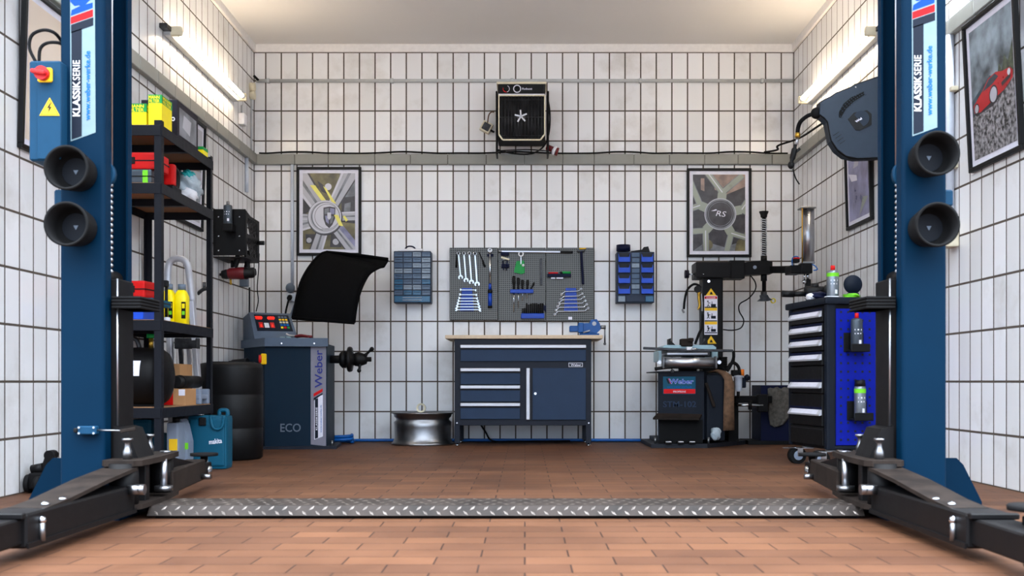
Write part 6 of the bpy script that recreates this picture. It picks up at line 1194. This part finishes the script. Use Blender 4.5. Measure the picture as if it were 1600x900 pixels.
t = Thing('glove', 'crumpled yellow green glove lying beside the spray can on the cart', 'glove'); c_ = cart(.17, .05, .966); crumple(t, (c_.x, c_.y, c_.z+.008, c_.z+.001), (.045, .035, .014), 'lime', 30, .35)
Thing('cloth_pad', 'small white pad under the spray can edge on the cart', 'pad').obox(tuple(cart(.055, .06, .9705)), (.07, .05, .008), (.1, 'Z'), 'white', .003)

# ================================================================== HOSE REEL
t = Thing('hose_reel', 'dark grey automatic hose reel mounted high on the right wall', 'hose reel'); Yr = 6.12
oc = [(1281.5, 161), (1290, 155.5), (1298, 152), (1306, 146.5), (1330, 137), (1336, 133), (1400, 112), (1400, 244), (1340, 247), (1322, 243), (1309, 233), (1300, 219), (1297, 205), (1294, 190), (1289, 184), (1281.5, 178)]
p = t.part('casing'); p.pprism(oc, Yr, .06, 'reel_grey')
def grow(k): 
    cx0, cy0 = 1345, 190; return [(cx0+(a-cx0)*k, cy0+(b_-cy0)*k) if a < 1400 else (a, cy0+(b_-cy0)*k) for a, b_ in oc]
p.pprism(grow(1.03), Yr+.06, .05, 'black_plastic'); p.pprism(grow(1.0), Yr+.11, .10, 'reel_grey')
p = t.part('rim', 'black rubber rim'); p.tube([P(a, b_, Yr+.015) for a, b_ in oc[7:]], .010, 'black_plastic', smooth=4)
q = t.part('vent', 'black honeycomb vent'); vp = [(1311, 183), (1311, 175), (1318, 162), (1330, 152), (1350, 143), (1351, 148), (1335, 158), (1322, 170), (1314, 184)]
q.pprism(vp, Yr-.003, .004, 'pure_black')
for i in range(12):
    for j in range(3):
        s_ = i/11; a = 1313+37*s_-2.5+j*2.6; b_ = 181-36*s_**.62+j*2.6-2; q.cyl(P(a, b_, Yr-.005), P(a, b_, Yr-.002), .0035, 'reel_grey', seg=6)
q = t.part('badge', 'round badge lettered Weber in white'); q.pprism([(1325, 186), (1334, 176), (1355, 172), (1362, 178), (1362, 195), (1343, 204), (1337, 203)], Yr-.004, .006, 'black_plastic'); q.cyl(P(1345.5, 185.5, Yr-.010), P(1345.5, 185.5, Yr), .046, 'reel_grey', seg=32)
q.text('Weber', P(1345.5, 187, Yr-.011), (1, 0, .62), (-.62, 0, 1), .012, 'print_white', width=.07, bold=.03)
for k in range(4): t.part('rib').bar(P(1302+k*3.2, 212+k*4.5, Yr-.001), P(1311+k*3.2, 206+k*4.5, Yr-.001), .003, .006, 'black_plastic', up=(0, 1, 0))
for a, b_ in ((1337, 136.5),): t.part('screw').ball(P(a, b_, Yr-.002), .006, 'chrome', 10)
t.part('hose_stop', 'black ball hose stop').ball(P(1275.5, 177, Yr+.05), .034, 'black_rubber', 20)
t.part('wall_bracket').box(X(1385, Yr+.05), XR-.001, Yr+.02, Yr+.16, 1.93, 2.2, 'black_steel', .004)
q = t.part('hose', 'black hose hanging to a coupling'); q.tube([P(1273, 178, Yr+.05), P(1262, 181, Yr+.08), P(1251, 190, Yr+.12), P(1247, 200, Yr+.15), P(1246, 210, Yr+.16)], .013, 'black_rubber'); q.cyl(P(1246.5, 208, Yr+.16), P(1246, 215, Yr+.16), .016, 'brass'); q.cyl(P(1246, 215, Yr+.16), P(1244.5, 226, Yr+.16), .009, 'alu')
q = t.part('blow_gun', 'black coupling and air gun'); q.tube([P(1243, 226, Yr+.16), P(1240, 240, Yr+.16), P(1236, 256, Yr+.16)], [.010, .018, .012], 'black_plastic'); q.ball(P(1236, 258, Yr+.16), (.02, .02, .024), 'black_plastic'); q.bar(P(1250, 232, Yr+.16), P(1236, 244, Yr+.16), .02, .016, 'black_plastic', .004); q.tube([P(1239, 264, Yr+.16), P(1243, 278, Yr+.16), P(1249, 288, Yr+.16)], .004, 'black_rubber')
t = Thing('cable', 'black cable running from the back right corner towards the air gun', 'cable'); t.tube([(X(1200, 8.2), 8.33, zt+.008), (X(1222, 8.1), 8.25, zt+.01), (1.99, 8.1, zt+.01), (2.10, 7.9, zt+.02), (2.13, 7.5, zt+.012), (2.155, 7.2, zt+.012)], .008, 'black_rubber')

finish()
